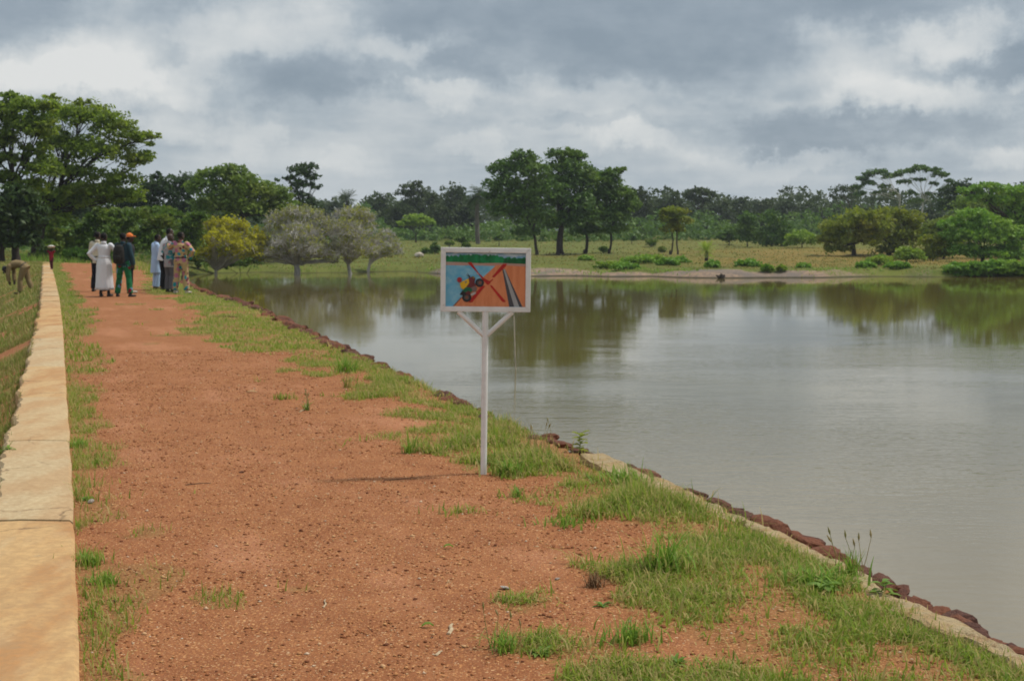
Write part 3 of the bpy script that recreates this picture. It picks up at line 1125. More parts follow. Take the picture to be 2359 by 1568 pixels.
def bare_tree(name, label, trunk, base_v, d, lobes, n_twigs, n_leaves, leaf, lmat, bmat, r, fork_h, seed, thick=.05, cat='tree', lean=0.0, group=None, per=5):
    """wide low tree whose pale twigs show through thin foliage"""
    rng = np.random.default_rng(seed)
    pr = random.Random(seed)
    L = lobes_world(lobes, d, .9)
    b = P(trunk, base_v, d)
    b.z = min(b.z, WATER + .02) if base_v > 600 else b.z
    root = empty(name, b, 0, label, cat, group)
    org = np.array(b)
    mb = MB()
    fk = Vector((lean, 0, fork_h))
    limb(mb, (0, 0, -.5), fk, r * 1.25, r * .85, pr, 5, .06, 0, 9)
    main, sec, tips = [], [], []
    for (c, rad) in L:
        for q in range(5):
            dv = rng.normal(size=3)
            dv /= np.linalg.norm(dv)
            e = Vector(c - org + dv * rad * .45)
            pts = limb(mb, fk + Vector((0, 0, pr.uniform(-.2, .2))), e, r * .5, r * .17, pr, 7, .12, .06, 6)
            main += pts[2:]
    for (c, rad) in L:
        for q in range(22):
            dv = rng.normal(size=3)
            dv /= np.linalg.norm(dv)
            if dv[2] < -.25: dv[2] *= -.5
            e = Vector(c - org + dv * rad * (.55 + .3 * pr.random()))
            a = min(main, key=lambda m_: (m_ - e).length + pr.random() * .5)
            pts = limb(mb, a, e, r * .17, thick * .55, pr, 5, .16, .04, 5)
            sec += pts[1:]
    S = np.array([tuple(p) for p in sec])
    ar = np.array([q[1][0] * q[1][2] for q in L])
    for (c, rad), k in zip(L, (n_twigs * ar / ar.sum()).astype(int)):
        dv = rng.normal(size=(k, 3))
        dv /= np.linalg.norm(dv, axis=1, keepdims=True)
        dv[:, 2] = np.where(dv[:, 2] < -.45, -dv[:, 2], dv[:, 2])
        E = c - org + dv * rad * (.55 + .62 * rng.random((k, 1)) ** 1.3)
        for e in E:
            dd = np.linalg.norm(S - e, axis=1) + rng.random(len(S)) * .25
            a = S[int(np.argmin(dd))]
            limb(mb, a, e, thick * .5, thick * .22, pr, 3, .18, .0, 3)
            tips.append(e)
    mb.build('trunk', bmat, root, False)
    T = np.array(tips)
    T = T[(fbm(T[:, 0] * .9 + 50, T[:, 2] * .9 + T[:, 1] * .7, seed, 2) + .5 * rng.random(len(T))) > .56] if n_twigs > 900 else T
    C = T[rng.integers(0, len(T), max(1, n_leaves // per))] + rng.normal(size=(max(1, n_leaves // per), 3)) * .08
    V, Fc = leaves(C, np.full(len(C), .28), per, leaf, rng, .8, .3)
    link('crown', np_mesh('crown', V, Fc), lmat, root)
    return root


def palm(name, label, u, base_v, top_v, d, fr, n, lmat, bmat, r=.18, droop=.5, base_z=None, seed=1, cat='palm', dead=None):
    pr = random.Random(seed)
    b = P(u, HOR, d)
    bz = H1(b.x, b.y) if base_z is None else base_z
    root = empty(name, (b.x, b.y, bz), 0, label, cat)
    Ht = CZ + (HOR - top_v) / F * d - bz
    mb = MB()
    limb(mb, (0, 0, -.2), (pr.uniform(-.1, .1), 0, Ht), r * 1.2, r, pr, 5, .03, 0, 8)
    mb.build('trunk', bmat, root, True)
    V, Fc = [], []
    for q in range(n):
        az = q * 2.399 + pr.uniform(-.2, .2)
        el = pr.uniform(-.35, 1.25)
        L = fr * pr.uniform(.8, 1.1)
        o = Vector((0, 0, Ht))
        prev = None
        dirv = Vector((math.cos(az) * math.cos(el), math.sin(az) * math.cos(el), math.sin(el)))
        side = Vector((-math.sin(az), math.cos(az), 0))
        seg = 9
        for i in range(seg):
            p = o
            o = o + dirv * (L / seg)
            dirv = (dirv + Vector((0, 0, -droop / seg * 1.6))).normalized()
            w = L * .26 * math.sin(math.pi * (.12 + .85 * i / seg))
            for sg in (-1, 1):            # a pair of leaflets
                tip = p + side * sg * w + dirv * w * .75 + Vector((0, 0, -w * .28))
                k = len(V)
                V += [p, p + dirv * L * .06, tip]
                Fc.append((k, k + 1, k + 2))
    link('crown', np_mesh('crown', [tuple(p) for p in V], Fc), lmat, root)
    return root


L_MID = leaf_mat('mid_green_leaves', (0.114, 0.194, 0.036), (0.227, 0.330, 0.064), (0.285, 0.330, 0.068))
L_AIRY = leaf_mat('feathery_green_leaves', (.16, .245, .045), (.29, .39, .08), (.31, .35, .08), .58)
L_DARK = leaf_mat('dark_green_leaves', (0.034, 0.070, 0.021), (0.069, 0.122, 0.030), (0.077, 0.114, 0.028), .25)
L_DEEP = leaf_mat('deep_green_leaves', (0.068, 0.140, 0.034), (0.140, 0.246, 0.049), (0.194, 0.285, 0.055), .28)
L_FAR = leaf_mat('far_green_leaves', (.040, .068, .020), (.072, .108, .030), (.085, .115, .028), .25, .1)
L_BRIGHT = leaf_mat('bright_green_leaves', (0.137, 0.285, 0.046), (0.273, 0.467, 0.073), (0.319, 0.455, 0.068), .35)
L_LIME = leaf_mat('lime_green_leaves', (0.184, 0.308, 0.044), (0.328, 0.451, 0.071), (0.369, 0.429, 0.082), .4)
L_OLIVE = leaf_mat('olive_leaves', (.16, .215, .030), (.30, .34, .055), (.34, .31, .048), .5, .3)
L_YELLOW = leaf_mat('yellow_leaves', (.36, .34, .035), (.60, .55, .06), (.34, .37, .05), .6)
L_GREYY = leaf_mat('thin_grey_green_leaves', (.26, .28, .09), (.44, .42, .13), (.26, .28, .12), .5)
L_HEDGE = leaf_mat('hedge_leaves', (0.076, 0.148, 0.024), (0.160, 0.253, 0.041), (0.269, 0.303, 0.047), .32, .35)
B_DARK = bark_mat('dark_bark', (.030, .022, .017), (.065, .05, .038))
B_BROWN = bark_mat('brown_bark', (.06, .045, .032), (.12, .092, .068))
B_GREY = bark_mat('pale_grey_bark', (.38, .36, .33), (.60, .57, .52))
B_PALE = bark_mat('pale_twisted_bark', (.30, .27, .22), (.50, .46, .39))
B_STEM = bark_mat('grey_trunk_bark', (.09, .08, .068), (.17, .15, .13))


def build_trees():
    # --- abutment on the far side of the dam
    tree('spreading_tree', 'tall spreading tree with thick dark trunk behind the wall end', 'tree', 98, 77,
         [(140, 268, 52, 38), (205, 275, 62, 45), (262, 300, 52, 38), (310, 322, 45, 30), (342, 318, 26, 16), (318, 372, 42, 32), (230, 355, 80, 42), (150, 340, 55, 40), (165, 400, 60, 34), (265, 420, 62, 36), (205, 440, 80, 26), (120, 455, 70, 34), (95, 505, 70, 36), (300, 455, 40, 24), (250, 455, 60, 26), (120, 228, 20, 11), (190, 240, 24, 12), (130, 330, 40, 36), (120, 390, 40, 30), (180, 470, 60, 24)],
         20000, .215, L_AIRY, B_DARK, .40, fork=.26, cl=.27, per=12, seed=11, twigs=2)
    tree('spreading_tree', 'tall tree cut by the frame edge with bare forked limbs showing', 'tree', 90, 36,
         [(30, 252, 55, 34), (-25, 272, 60, 36), (62, 300, 52, 38), (0, 330, 46, 32), (-70, 310, 60, 50), (-60, 395, 62, 44), (28, 372, 36, 24), (88, 352, 36, 26), (25, 222, 24, 12), (95, 300, 40, 40), (100, 250, 34, 24), (95, 395, 44, 32), (60, 430, 46, 26), (10, 420, 40, 26)],
         16000, .215, L_AIRY, B_DARK, .26, fork=.5, cl=.27, per=12, seed=12, twigs=3)
    tree('dense_tree', 'low dense dark tree at the frame edge beyond the bending man', 'tree', 88, 2,
         [(5, 490, 50, 44), (-40, 530, 56, 60), (42, 520, 40, 48), (-10, 560, 44, 30), (40, 462, 42, 34), (75, 500, 36, 40), (60, 560, 34, 30)], 9000, .26, L_DARK, B_DARK, .2, cl=.42, seed=13)
    tree('dark_tree', 'dark blue green tree rising between the tall spreading tree and the round one', 'tree', 150, 372,
         [(352, 440, 34, 36), (398, 448, 44, 44), (436, 432, 34, 34), (330, 470, 34, 28), (420, 480, 50, 30), (365, 408, 14, 12), (290, 470, 50, 34), (330, 500, 60, 24), (210, 470, 60, 34), (150, 490, 60, 34), (250, 510, 60, 24), (90, 500, 60, 40), (450, 505, 60, 28), (540, 500, 70, 26), (630, 505, 50, 24)], 13000, .34, L_DARK, B_DARK, .3, cl=.42, seed=14)
    tree('round_tree', 'broad round green tree behind the yellow tree', 'tree', 132, 560,
         [(500, 408, 42, 26), (542, 402, 34, 24), (470, 432, 44, 32), (560, 436, 60, 36), (610, 452, 50, 34), (520, 470, 70, 36), (590, 485, 70, 30), (640, 462, 34, 34), (480, 478, 40, 30), (660, 490, 40, 30)],
         11000, .30, L_MID, B_DARK, .3, cl=.40, seed=15)
    tree('sparse_tree', 'tall thin open tree poking up behind the grey tree', 'tree', 165, 690,
         [(690, 396, 30, 20), (722, 384, 14, 10), (662, 412, 22, 9), (712, 408, 22, 14), (694, 428, 32, 14), (728, 432, 14, 8), (684, 452, 28, 16), (705, 470, 34, 18)], 1900, .36, L_DARK, B_DARK, .16, fork=.45, cl=.42, per=9, seed=16)
    hedge = [(150, 545, 44, 48, 104, 'bushy green shrub beside the carrying child'), (222, 540, 46, 56, 103, 'leafy shrub behind the man in the white robe'),
             (290, 530, 48, 52, 105, 'tall leafy shrub behind the man in the orange cap'), (352, 540, 48, 58, 104, 'dense shrub in the gap between the two groups of men'),
             (418, 540, 46, 56, 106, 'shrub with bare lower stems behind the tall man'), (300, 500, 110, 22, 118, 'wide shrub whose top runs above the two groups'), (110, 520, 40, 40, 112, 'shrub in the shade under the tall spreading tree'),
             (452, 530, 34, 44, 127, 'yellowing shrub behind the yellow tree')]
    hr = random.Random(77)
    for i, (u, v, ru, rv, d, lb) in enumerate(hedge):
        tree('leafy_shrub', lb, 'shrub', d, u, [(u + ru * hr.uniform(-.9, .9), v + rv * hr.uniform(-.75, .55), ru * hr.uniform(.3, .6), rv * hr.uniform(.22, .42)) for _ in range(9)] + [(u, v + rv * .4, ru * .9, rv * .55)],
             4200, .23, (L_HEDGE, L_HEDGE, L_MID, L_HEDGE)[i % 4], B_BROWN, .07, fork=.3, cl=.34, seed=30 + i, group='shrubs beyond the end of the dam')
    tree('leafy_bush', 'low bright bush at the end of the red path', 'bush', 97, 185, [(175, 588, 34, 16), (215, 592, 32, 14), (140, 594, 26, 14)], 2400, .22, L_BRIGHT, B_BROWN, .04, fork=.2, cl=.4, seed=41)
    tree('leafy_bush', 'low bush beside the wall end under the tall spreading tree', 'bush', 95, 110, [(120, 575, 24, 20), (98, 590, 18, 14)], 1300, .22, L_HEDGE, B_BROWN, .04, fork=.2, cl=.4, seed=42)
    # --- trees standing in the shallows
    bare_tree('yellow_tree', 'small tree with yellow leaves and pale twisted limbs at the waterline', 498, 630, 116,
              [(490, 550, 40, 30), (458, 540, 28, 30), (478, 520, 30, 20), (548, 550, 46, 38), (525, 522, 40, 22), (590, 568, 26, 32), (462, 565, 24, 28), (545, 588, 60, 18), (462, 588, 30, 18, -1), (510, 560, 50, 28, -2), (560, 575, 44, 24, -1.5)], 700, 6500, .21, L_YELLOW, B_PALE, .13, .45, 51, .045)
    tree('waterside_shrub', 'dark green shrub under the yellow tree at the water', 'shrub', 120, 560, [(552, 606, 34, 20), (580, 600, 24, 22), (520, 612, 26, 12)], 2200, .22, L_DEEP, B_BROWN, .05, fork=.2, cl=.4, seed=52)
    tree('waterside_shrub', 'green shrub at the water behind the man in patterned clothes', 'shrub', 120, 455, [(450, 595, 30, 24), (475, 608, 24, 16)], 1500, .22, L_HEDGE, B_BROWN, .05, fork=.2, cl=.4, seed=53)
    bare_tree('grey_tree', 'wide grey twiggy tree with stout trunk standing in the shallows', 683, 633, 117,
              [(632, 548, 42, 44), (690, 525, 60, 46), (748, 550, 44, 44), (610, 575, 30, 26), (765, 580, 26, 24), (605, 598, 24, 12), (762, 602, 26, 11), (660, 582, 50, 24), (615, 570, 22, 32), (685, 492, 50, 20), (720, 586, 52, 18, -2), (645, 510, 40, 26), (735, 512, 34, 24), (628, 584, 34, 18, -1.5), (662, 562, 44, 28, -2.5), (706, 572, 44, 24, -2.5), (748, 586, 34, 16, -1.5), (690, 540, 50, 30, -2.5)], 5200, 4600, .16, L_GREYY, B_GREY, .25, .95, 54, .04)
    bare_tree('grey_tree', 'grey twiggy tree with slanting slim trunk beside the stout grey tree', 812, 632, 118,
              [(785, 535, 46, 46), (830, 530, 46, 42), (790, 580, 46, 24), (850, 570, 36, 30), (810, 492, 44, 18), (845, 505, 24, 24), (782, 588, 40, 15, -1.5), (812, 565, 40, 26, -2.5), (846, 580, 34, 20, -1.5), (800, 535, 44, 30, -2.5)], 3800, 3600, .16, L_GREYY, B_GREY, .15, .95, 55, .04, lean=-.35)
    bare_tree('grey_tree', 'smallest grey twiggy tree at the end of the row of three', 843, 622, 124,
              [(885, 562, 36, 26), (908, 580, 24, 24), (870, 588, 34, 16), (890, 540, 22, 16)], 1300, 1300, .16, L_GREYY, B_GREY, .13, .8, 56, .04, lean=.3)
    # --- far wood, tree by tree
    far = [
        (768, 462, 42, 300, 'low dark tree of the far wood just beyond the grey trees', L_FAR), (872, 448, 40, 290, 'dark tree of the far wood with a flat top', L_FAR),
        (985, 436, 34, 285, 'rounded tree of the far wood beside the thin topped one', L_FAR), (1045, 424, 46, 280, 'domed dark tree of the far wood next to the shaggy palm', L_FAR),
        (920, 470, 50, 270, 'low tree of the far wood behind the pale small tree', L_FAR), (1010, 474, 42, 260, 'bushy tree of the far wood under the domed tree', L_FAR),
        (1068, 470, 34, 262, 'narrow tree of the far wood in front of the shaggy palm', L_FAR), (1470, 430, 36, 270, 'tree of the far wood touching the big clump of four', L_FAR),
        (1512, 455, 30, 300, 'small tree of the far wood next to the clump of four', L_FAR), (1545, 445, 40, 280, 'leafy tree of the far wood above the two stemmed tree', L_FAR),
        (1652, 462, 44, 310, 'tree of the far wood behind the umbrella tree', L_FAR), (1700, 453, 42, 320, 'tallest tree of the far wood above the dark bushes', L_FAR),
        (1752, 458, 44, 315, 'round tree of the far wood past the tallest one', L_FAR), (1808, 458, 34, 300, 'bluish tree of the far wood above the olive tree edge', L_FAR),
        (1856, 468, 46, 305, 'low wide tree of the far wood by the olive tree', L_FAR), (1915, 466, 44, 300, 'tree of the far wood below the thin umbrella crown', L_FAR),
        (1985, 475, 54, 260, 'dark tree of the far wood behind the olive tree', L_FAR), (2060, 478, 54, 262, 'tree of the far wood under the paired umbrella trees', L_FAR),
        (2140, 482, 44, 255, 'tree of the far wood between umbrella trees and dark tree', L_FAR), (1610, 482, 44, 290, 'shadowy tree of the far wood right behind the two stemmed tree', L_FAR),
    ]
    for i, (u, top, hw, d, lb, lm) in enumerate(far):
        h = 548 - top
        tree('wood_tree', lb, 'tree', d, u, [(u, top + h * .28, hw * .75, h * .28), (u - hw * .5, top + h * .5, hw * .6, h * .3), (u + hw * .5, top + h * .48, hw * .6, h * .32), (u, top + h * .68, hw, h * .3), (u + hw * .2, top + h * .16, hw * .4, h * .16), (u - hw * .3, top + h * .84, hw * .9, h * .2), (u + hw * .5, top + h * .86, hw * .8, h * .2)],
             2900, .52, lm, B_DARK, .2, fork=.3, cl=.42, per=11, seed=60 + i, group='trees of the far wood', limbs=False)
    tree('sparse_tree', 'thin topped open tree in the far wood above the pale small tree', 'tree', 275, 948,
         [(948, 432, 26, 12), (962, 424, 14, 8), (935, 448, 26, 14), (965, 446, 22, 14), (950, 470, 30, 18)], 1300, .5, L_FAR, B_DARK, .16, fork=.4, cl=.42, per=9, seed=90)
    tree('umbrella_tree', 'dark flat topped umbrella tree rising from the far wood', 'tree', 290, 1608,
         [(1608, 442, 34, 8), (1585, 450, 18, 7), (1630, 448, 18, 7), (1600, 458, 22, 8), (1622, 466, 18, 8)], 1300, .5, L_FAR, B_DARK, .2, fork=.55, cl=.45, per=9, seed=91)
    tree('pale_tree', 'small pale green tree standing alone before the far wood', 'tree', 225, 958, [(958, 508, 28, 15), (940, 516, 22, 11), (978, 514, 22, 12)], 1700, .4, L_LIME, B_DARK, .12, fork=.3, cl=.4, seed=92)
    palm('fan_palm', 'feathery palm sticking up from the far wood past the grey trees', 800, 540, 460, 285, 2.6, 54, L_FAR, B_DARK, .22, .6, seed=3)
    palm('shaggy_palm', 'shaggy palm with a bare pole trunk beside the clump of four', 1102, 545, 452, 215, 2.9, 60, L_DARK, B_STEM, .3, 1.1, seed=4)
    # --- the clump of four across the water
    g4 = 'four big trees clumped across the water'
    tree('big_tree', 'big tree on the shaggy palm side of the clump of four', 'tree', 158, 1237,
         [(1150, 392, 26, 18), (1200, 362, 30, 17), (1185, 392, 42, 26), (1160, 428, 44, 28), (1225, 395, 44, 32), (1195, 462, 62, 34), (1160, 488, 42, 24), (1245, 440, 50, 36), (1230, 500, 50, 30), (1212, 538, 34, 16), (1140, 455, 26, 16)],
         11500, .33, L_DEEP, B_DARK, .17, fork=.35, cl=.40, seed=101, group=g4)
    tree('big_tree', 'tallest tree of the clump of four, with the thick forked trunk', 'tree', 161, 1290,
         [(1300, 358, 38, 18), (1330, 362, 26, 18), (1310, 388, 50, 26), (1290, 425, 52, 34), (1345, 420, 40, 34), (1310, 470, 60, 36), (1290, 515, 50, 28), (1340, 505, 40, 30)],
         10000, .33, L_DEEP, B_DARK, .42, fork=.3, cl=.40, seed=102, group=g4)
    tree('big_tree', 'third tree of the clump of four, its dark trunk in shade', 'tree', 166, 1348,
         [(1372, 412, 34, 22), (1378, 455, 46, 34), (1360, 500, 52, 34), (1350, 535, 40, 18)], 6500, .33, L_DEEP, B_DARK, .2, fork=.35, cl=.40, seed=103, group=g4)
    tree('big_tree', 'tree of the clump of four with the open upswept top', 'tree', 163, 1403,
         [(1408, 400, 26, 12), (1430, 392, 14, 7), (1402, 420, 30, 18), (1425, 450, 36, 24), (1445, 482, 28, 30), (1408, 500, 38, 28), (1420, 530, 32, 16), (1455, 468, 18, 14)], 6500, .33, L_DEEP, B_DARK, .14, fork=.35, cl=.40, seed=104, group=g4)
    tree('two_stemmed_tree', 'small yellow topped tree on two thin crooked stems', 'tree', 157, 1553,
         [(1552, 490, 32, 12), (1540, 506, 24, 14), (1568, 508, 24, 14), (1553, 528, 26, 14)], 2600, .30, L_OLIVE, B_DARK, .09, fork=.52, cl=.40, seed=105, trunks=(1544, 1562))
    palm('cycad_palm', 'short young palm alone on the grassy bank', 1627, 600, 578, 137, 1.3, 44, L_LIME, B_DARK, .15, .42, seed=6)
    tree('dark_bush', 'small dark bush in the meadow behind the young palm', 'bush', 205, 1680, [(1680, 540, 22, 16), (1668, 550, 18, 10), (1694, 550, 16, 12)], 1500, .36, L_DEEP, B_DARK, .06, fork=.2, cl=.42, seed=106)
    tree('dark_bush', 'tall dark bush in the meadow, the narrower of two touching', 'bush', 193, 1722, [(1724, 508, 22, 20), (1718, 535, 26, 28), (1732, 552, 24, 18)], 2800, .34, L_DEEP, B_DARK, .08, fork=.2, cl=.42, seed=107)
    tree('dark_bush', 'broad dark bush in the meadow, fuller of two touching', 'bush', 190, 1778, [(1778, 510, 30, 24), (1800, 540, 28, 26), (1765, 545, 30, 24), (1785, 560, 34, 12)], 3600, .34, L_DEEP, B_DARK, .08, fork=.2, cl=.42, seed=108)
    tree('pale_bush', 'pale green bush between the broad dark bush and the olive tree', 'bush', 182, 1848, [(1846, 550, 30, 18), (1825, 560, 18, 13), (1868, 556, 20, 14)], 2200, .32, L_LIME, B_BROWN, .06, fork=.2, cl=.42, seed=109)
    # --- right bank
    tree('olive_tree', 'wide olive tree leaning low over the dry meadow', 'tree', 150, 1968,
         [(1935, 525, 44, 26), (1985, 505, 44, 26), (1905, 552, 28, 22), (1960, 555, 54, 24), (2010, 530, 44, 34), (1925, 575, 36, 14)], 6500, .30, L_OLIVE, B_DARK, .22, fork=.3, cl=.38, seed=110, twigs=2)
    tree('olive_tree', 'taller olive tree with rusty top next to the wide one', 'tree', 153, 2048,
         [(2045, 500, 46, 26), (2090, 512, 40, 28), (2030, 545, 54, 34), (2085, 555, 48, 34), (2115, 540, 26, 26), (2060, 580, 50, 18)], 6500, .30, L_OLIVE, B_DARK, .2, fork=.3, cl=.38, seed=111, twigs=2)
    tree('umbrella_tree', 'thin see through umbrella tree, palest of the three', 'tree', 245, 1965, [(1935, 440, 28, 12), (1958, 436, 22, 12), (1918, 452, 14, 8), (1950, 456, 26, 8)], 620, .34, L_FAR, B_BROWN, .12, fork=.5, cl=.55, per=6, seed=112, twigs=5)
    tree('umbrella_tree', 'umbrella tree with a long slanting bare limb', 'tree', 235, 2085, [(1985, 414, 16, 8), (2004, 402, 18, 9), (2028, 398, 20, 9), (2048, 408, 15, 8), (1976, 432, 13, 7), (2002, 424, 18, 8), (2036, 430, 14, 7), (1984, 448, 16, 7), (2056, 446, 9, 5), (2018, 444, 12, 5)], 2500, .36, L_DEEP, B_GREY, .17, fork=.62, cl=.45, per=10, seed=113, twigs=1)
    tree('umbrella_tree', 'largest umbrella tree with domed crown over bare branches', 'tree', 232, 2125, [(2068, 404, 14, 8), (2088, 396, 20, 9), (2118, 389, 22, 9), (2146, 394, 20, 9), (2168, 404, 18, 9), (2184, 419, 12, 8), (2082, 420, 16, 8), (2120, 414, 14, 6), (2152, 424, 12, 6), (2098, 446, 14, 7), (2140, 448, 12, 6), (2160, 462, 14, 6), (2110, 464, 18, 7)], 3200, .36, L_DEEP, B_GREY, .17, fork=.6, cl=.45, per=10, seed=114, twigs=1)
    tree('dark_tree', 'near black tree behind the layered tree on the bank', 'tree', 200, 2205, [(2200, 442, 34, 22), (2225, 436, 26, 20), (2195, 475, 36, 26), (2235, 480, 40, 34)], 4200, .38, L_DARK, B_DARK, .2, cl=.42, seed=115)
    tree('layered_tree', 'tall layered tree with flat tiers of foliage at the frame edge', 'tree', 146, 2350,
         [(2235, 440, 32, 9), (2275, 432, 40, 10), (2330, 438, 50, 12), (2385, 446, 60, 16), (2260, 456, 34, 11), (2315, 466, 50, 14), (2370, 482, 50, 20), (2420, 470, 40, 30), (2345, 515, 40, 26)],
         9500, .28, L_BRIGHT, B_DARK, .3, fork=.4, cl=.34, per=14, seed=116)
    tree('bushy_tree', 'bright green bushy tree of drooping layers behind the leafy bank', 'tree', 131, 2265,
         [(2240, 495, 40, 16), (2200, 518, 36, 16), (2280, 516, 46, 20), (2235, 545, 54, 22), (2300, 550, 48, 24), (2180, 548, 30, 18), (2330, 572, 28, 20), (2215, 580, 50, 22), (2280, 588, 54, 18), (2340, 540, 30, 20), (2350, 595, 40, 18)],
         13000, .24, L_BRIGHT, B_DARK, .16, fork=.2, cl=.34, per=14, seed=117)
    tree('pale_bush', 'rounded pale green bush on the bank before the olive trees', 'bush', 128, 2090, [(2092, 584, 28, 16), (2075, 594, 20, 12), (2112, 592, 20, 14)], 2600, .22, L_LIME, B_BROWN, .05, fork=.2, cl=.4, seed=118)
    tree('grey_bush', 'grey green tall bush between the olive tree and the bushy tree', 'bush', 131, 2150, [(2148, 556, 24, 18), (2160, 580, 30, 22), (2140, 590, 24, 16)], 2600, .22, L_OLIVE, B_GREY, .06, fork=.25, cl=.4, seed=119)
    tree('understory_bush', 'deep green bush filling the shade behind the bushy tree', 'bush', 158, 2310, [(2250, 545, 60, 40), (2320, 540, 60, 50), (2380, 550, 60, 60), (2180, 560, 40, 34), (2290, 590, 80, 24)], 7000, .32, L_DEEP, B_DARK, .1, fork=.2, cl=.42, seed=121)
    tree('green_tree', 'fresh green tree between the grey green bush and the bushy tree', 'tree', 142, 2175, [(2160, 525, 34, 22), (2190, 515, 32, 20), (2175, 555, 46, 30), (2150, 550, 26, 24)], 4200, .27, L_MID, B_DARK, .1, fork=.2, cl=.34, seed=122, flat=.4)
    tree('green_tree', 'broad green tree closing the gap behind the bushy tree', 'tree', 172, 2320, [(2250, 478, 56, 30), (2320, 470, 60, 34), (2385, 480, 60, 44), (2275, 515, 64, 34), (2350, 520, 60, 40), (2215, 505, 36, 26)], 9000, .34, L_MID, B_DARK, .2, fork=.25, cl=.38, seed=123)
    # leafy bank and weeds along the far waterline
    bank = [(2205, 618, 30, 12, 'first mound of big leaves on the bank next to bare rock'), (2250, 616, 32, 15, 'second leafy mound overhanging the water'),
            (2300, 614, 32, 17, 'third leafy mound, tallest, overhanging the water'), (2350, 615, 32, 16, 'leafy mound at the frame edge overhanging the water'), (2410, 614, 40, 18, 'leafy mound just outside the frame edge')]
    for i, (u, v, ru, rv, lb) in enumerate(bank):
        tree('bank_plant', lb, 'plant', 110.6, u, [(u, v, ru, rv), (u - ru * .4, v + 7, ru * .6, rv * .8), (u + ru * .4, v + 9, ru * .6, rv * .8), (u, v + 14, ru * .9, rv * .45)], 3000, .22, L_BRIGHT, B_BROWN, .03, fork=.2, cl=.36, seed=130 + i, flat=.4, group='leafy mounds on the far bank', base_z=-1.2)
    weeds = [(1405, 608, 26, 9, 'weed patch nearest the sandy landing across the water'), (1440, 612, 28, 8, 'second weed patch past the sandy landing'), (1472, 606, 30, 8, 'weed patch with a bright rim on the bank middle'), (1503, 603, 24, 9, 'wide weed patch on the bank middle'),
             (1538, 608, 20, 8, 'weed patch before the two stemmed tree'), (1568, 603, 16, 7, 'small weed patch just before the young palm'), (1468, 631, 13, 6, 'lone weed at the waterline below the weed patches'), (1722, 611, 22, 8, 'weed patch on bare bank past the young palm'),
             (1768, 626, 10, 6, 'small weed on the pink bank rock'), (2025, 612, 24, 11, 'weed mound on the bank before the olive trees'), (1995, 620, 18, 7, 'low weed at the water before the olive trees'), (2068, 622, 22, 7, 'low weed between rock and pale bush'),
             (977, 622, 8, 8, 'weed tuft at the water beside the sign'), (775, 627, 10, 6, 'weed tuft at the water between the grey trees'), (1350, 604, 14, 5, 'grassy weed by the sandy landing'), (1800, 627, 8, 5, 'tiny weed on the pink bank rock'), (1850, 620, 14, 6, 'flat weed on the grey bank rock'),
             (1640, 612, 14, 8, 'weed at the foot of the young palm')]
    for i, (u, v, ru, rv, lb) in enumerate(weeds):
        g_ = G(u, v + rv, -1.02) if v + rv < 622 else G(u, v + rv, -1.3)
        dd = min(max(g_.y - 1.0, 108.8), 150)
        b = P(u, HOR, dd)
        zz = H1(b.x, b.y)
        cv = HOR + (CZ - zz) / dd * F - rv * .8
        tree('bank_weed', lb, 'plant', dd, u, [(u, cv - rv * .2, ru * 1.15, rv * 1.25), (u + ru * .4, cv + rv * .3, ru * .7, rv * .8), (u - ru * .7, cv + rv * .3, ru * .7, rv * .55), (u + ru * .9, cv + rv * .5, ru * .6, rv * .4)], 1200, .21, L_BRIGHT if i % 3 else L_LIME, B_BROWN, .02, fork=.2, cl=.42, seed=150 + i, flat=.45, group='weed patches on the far bank', limbs=False)
    small = [(1064, 552, 15, 13, 200, 'bushy sapling on a thin stem in the meadow before the shaggy palm', L_DEEP), (1002, 574, 9, 14, 165, 'narrow dark sapling in the meadow above the sign corner', L_DEEP), (985, 580, 14, 8, 168, 'low bush beside the narrow sapling', L_HEDGE),
             (1150, 548, 12, 8, 210, 'low bush in the meadow left of the thin trunk', L_DEEP), (1500, 560, 12, 8, 200, 'low bush in the dry meadow', L_HEDGE), (1390, 575, 9, 7, 170, 'small bush beside the thin trunk of the clump', L_HEDGE), (1290, 552, 10, 8, 200, 'small bush behind the thick forked trunk', L_HEDGE),
             (1455, 548, 12, 9, 215, 'dark low bush at the wood edge', L_DEEP), (1035, 560, 10, 6, 190, 'low green bush between the two saplings', L_HEDGE), (1075, 565, 9, 6, 180, 'tiny bush under the bushy sapling', L_HEDGE), (1525, 575, 8, 6, 170, 'tiny bush at the foot of the two stemmed tree', L_HEDGE)]
    for i, (u, v, ru, rv, d, lb, lm) in enumerate(small):
        if 'left' in lb: lb = 'low bush in the meadow between shaggy palm and thin trunk'
        tree('meadow_bush', lb, 'bush', d, u, [(u, v, ru, rv), (u + 2, v + rv * .4, ru * .7, rv * .6)], 650, .3, lm, B_DARK, .05, fork=.5, cl=.45, seed=180 + i, limbs=False)
    # the mass of the wood behind those trees
    rng = np.random.default_rng(5)
    k = 4600
    az = rng.uniform(-.36, .40, k)
    dist = rng.uniform(330, 430, k)
    x = dist * np.sin(az)
    y = dist * np.cos(az)
    z0 = height(x, y)
    hh = (6.4 + 4.0 * vnoise(az * 46, np.zeros(k), 3) + 2.5 * vnoise(az * 170, np.zeros(k), 4))
    C = np.stack([x, y, z0 + rng.random(k) ** .8 * hh], 1)
    V, Fc = leaves(C, rng.uniform(.9, 1.9, k), 11, .85, rng, .7, .5)
    tag(link('far_wood', np_mesh('far_wood', V, Fc), L_FAR), 'distant mass of dark woodland closing the meadow', 'woodland', None, 'stuff')
    # brush along the foot of the wood
    k = 2600
    x = rng.uniform(-62, 96, k)
    y = rng.uniform(236, 272, k) + 12 * vnoise(x * .05, x * 0, 2)
    z0 = height(x, y)
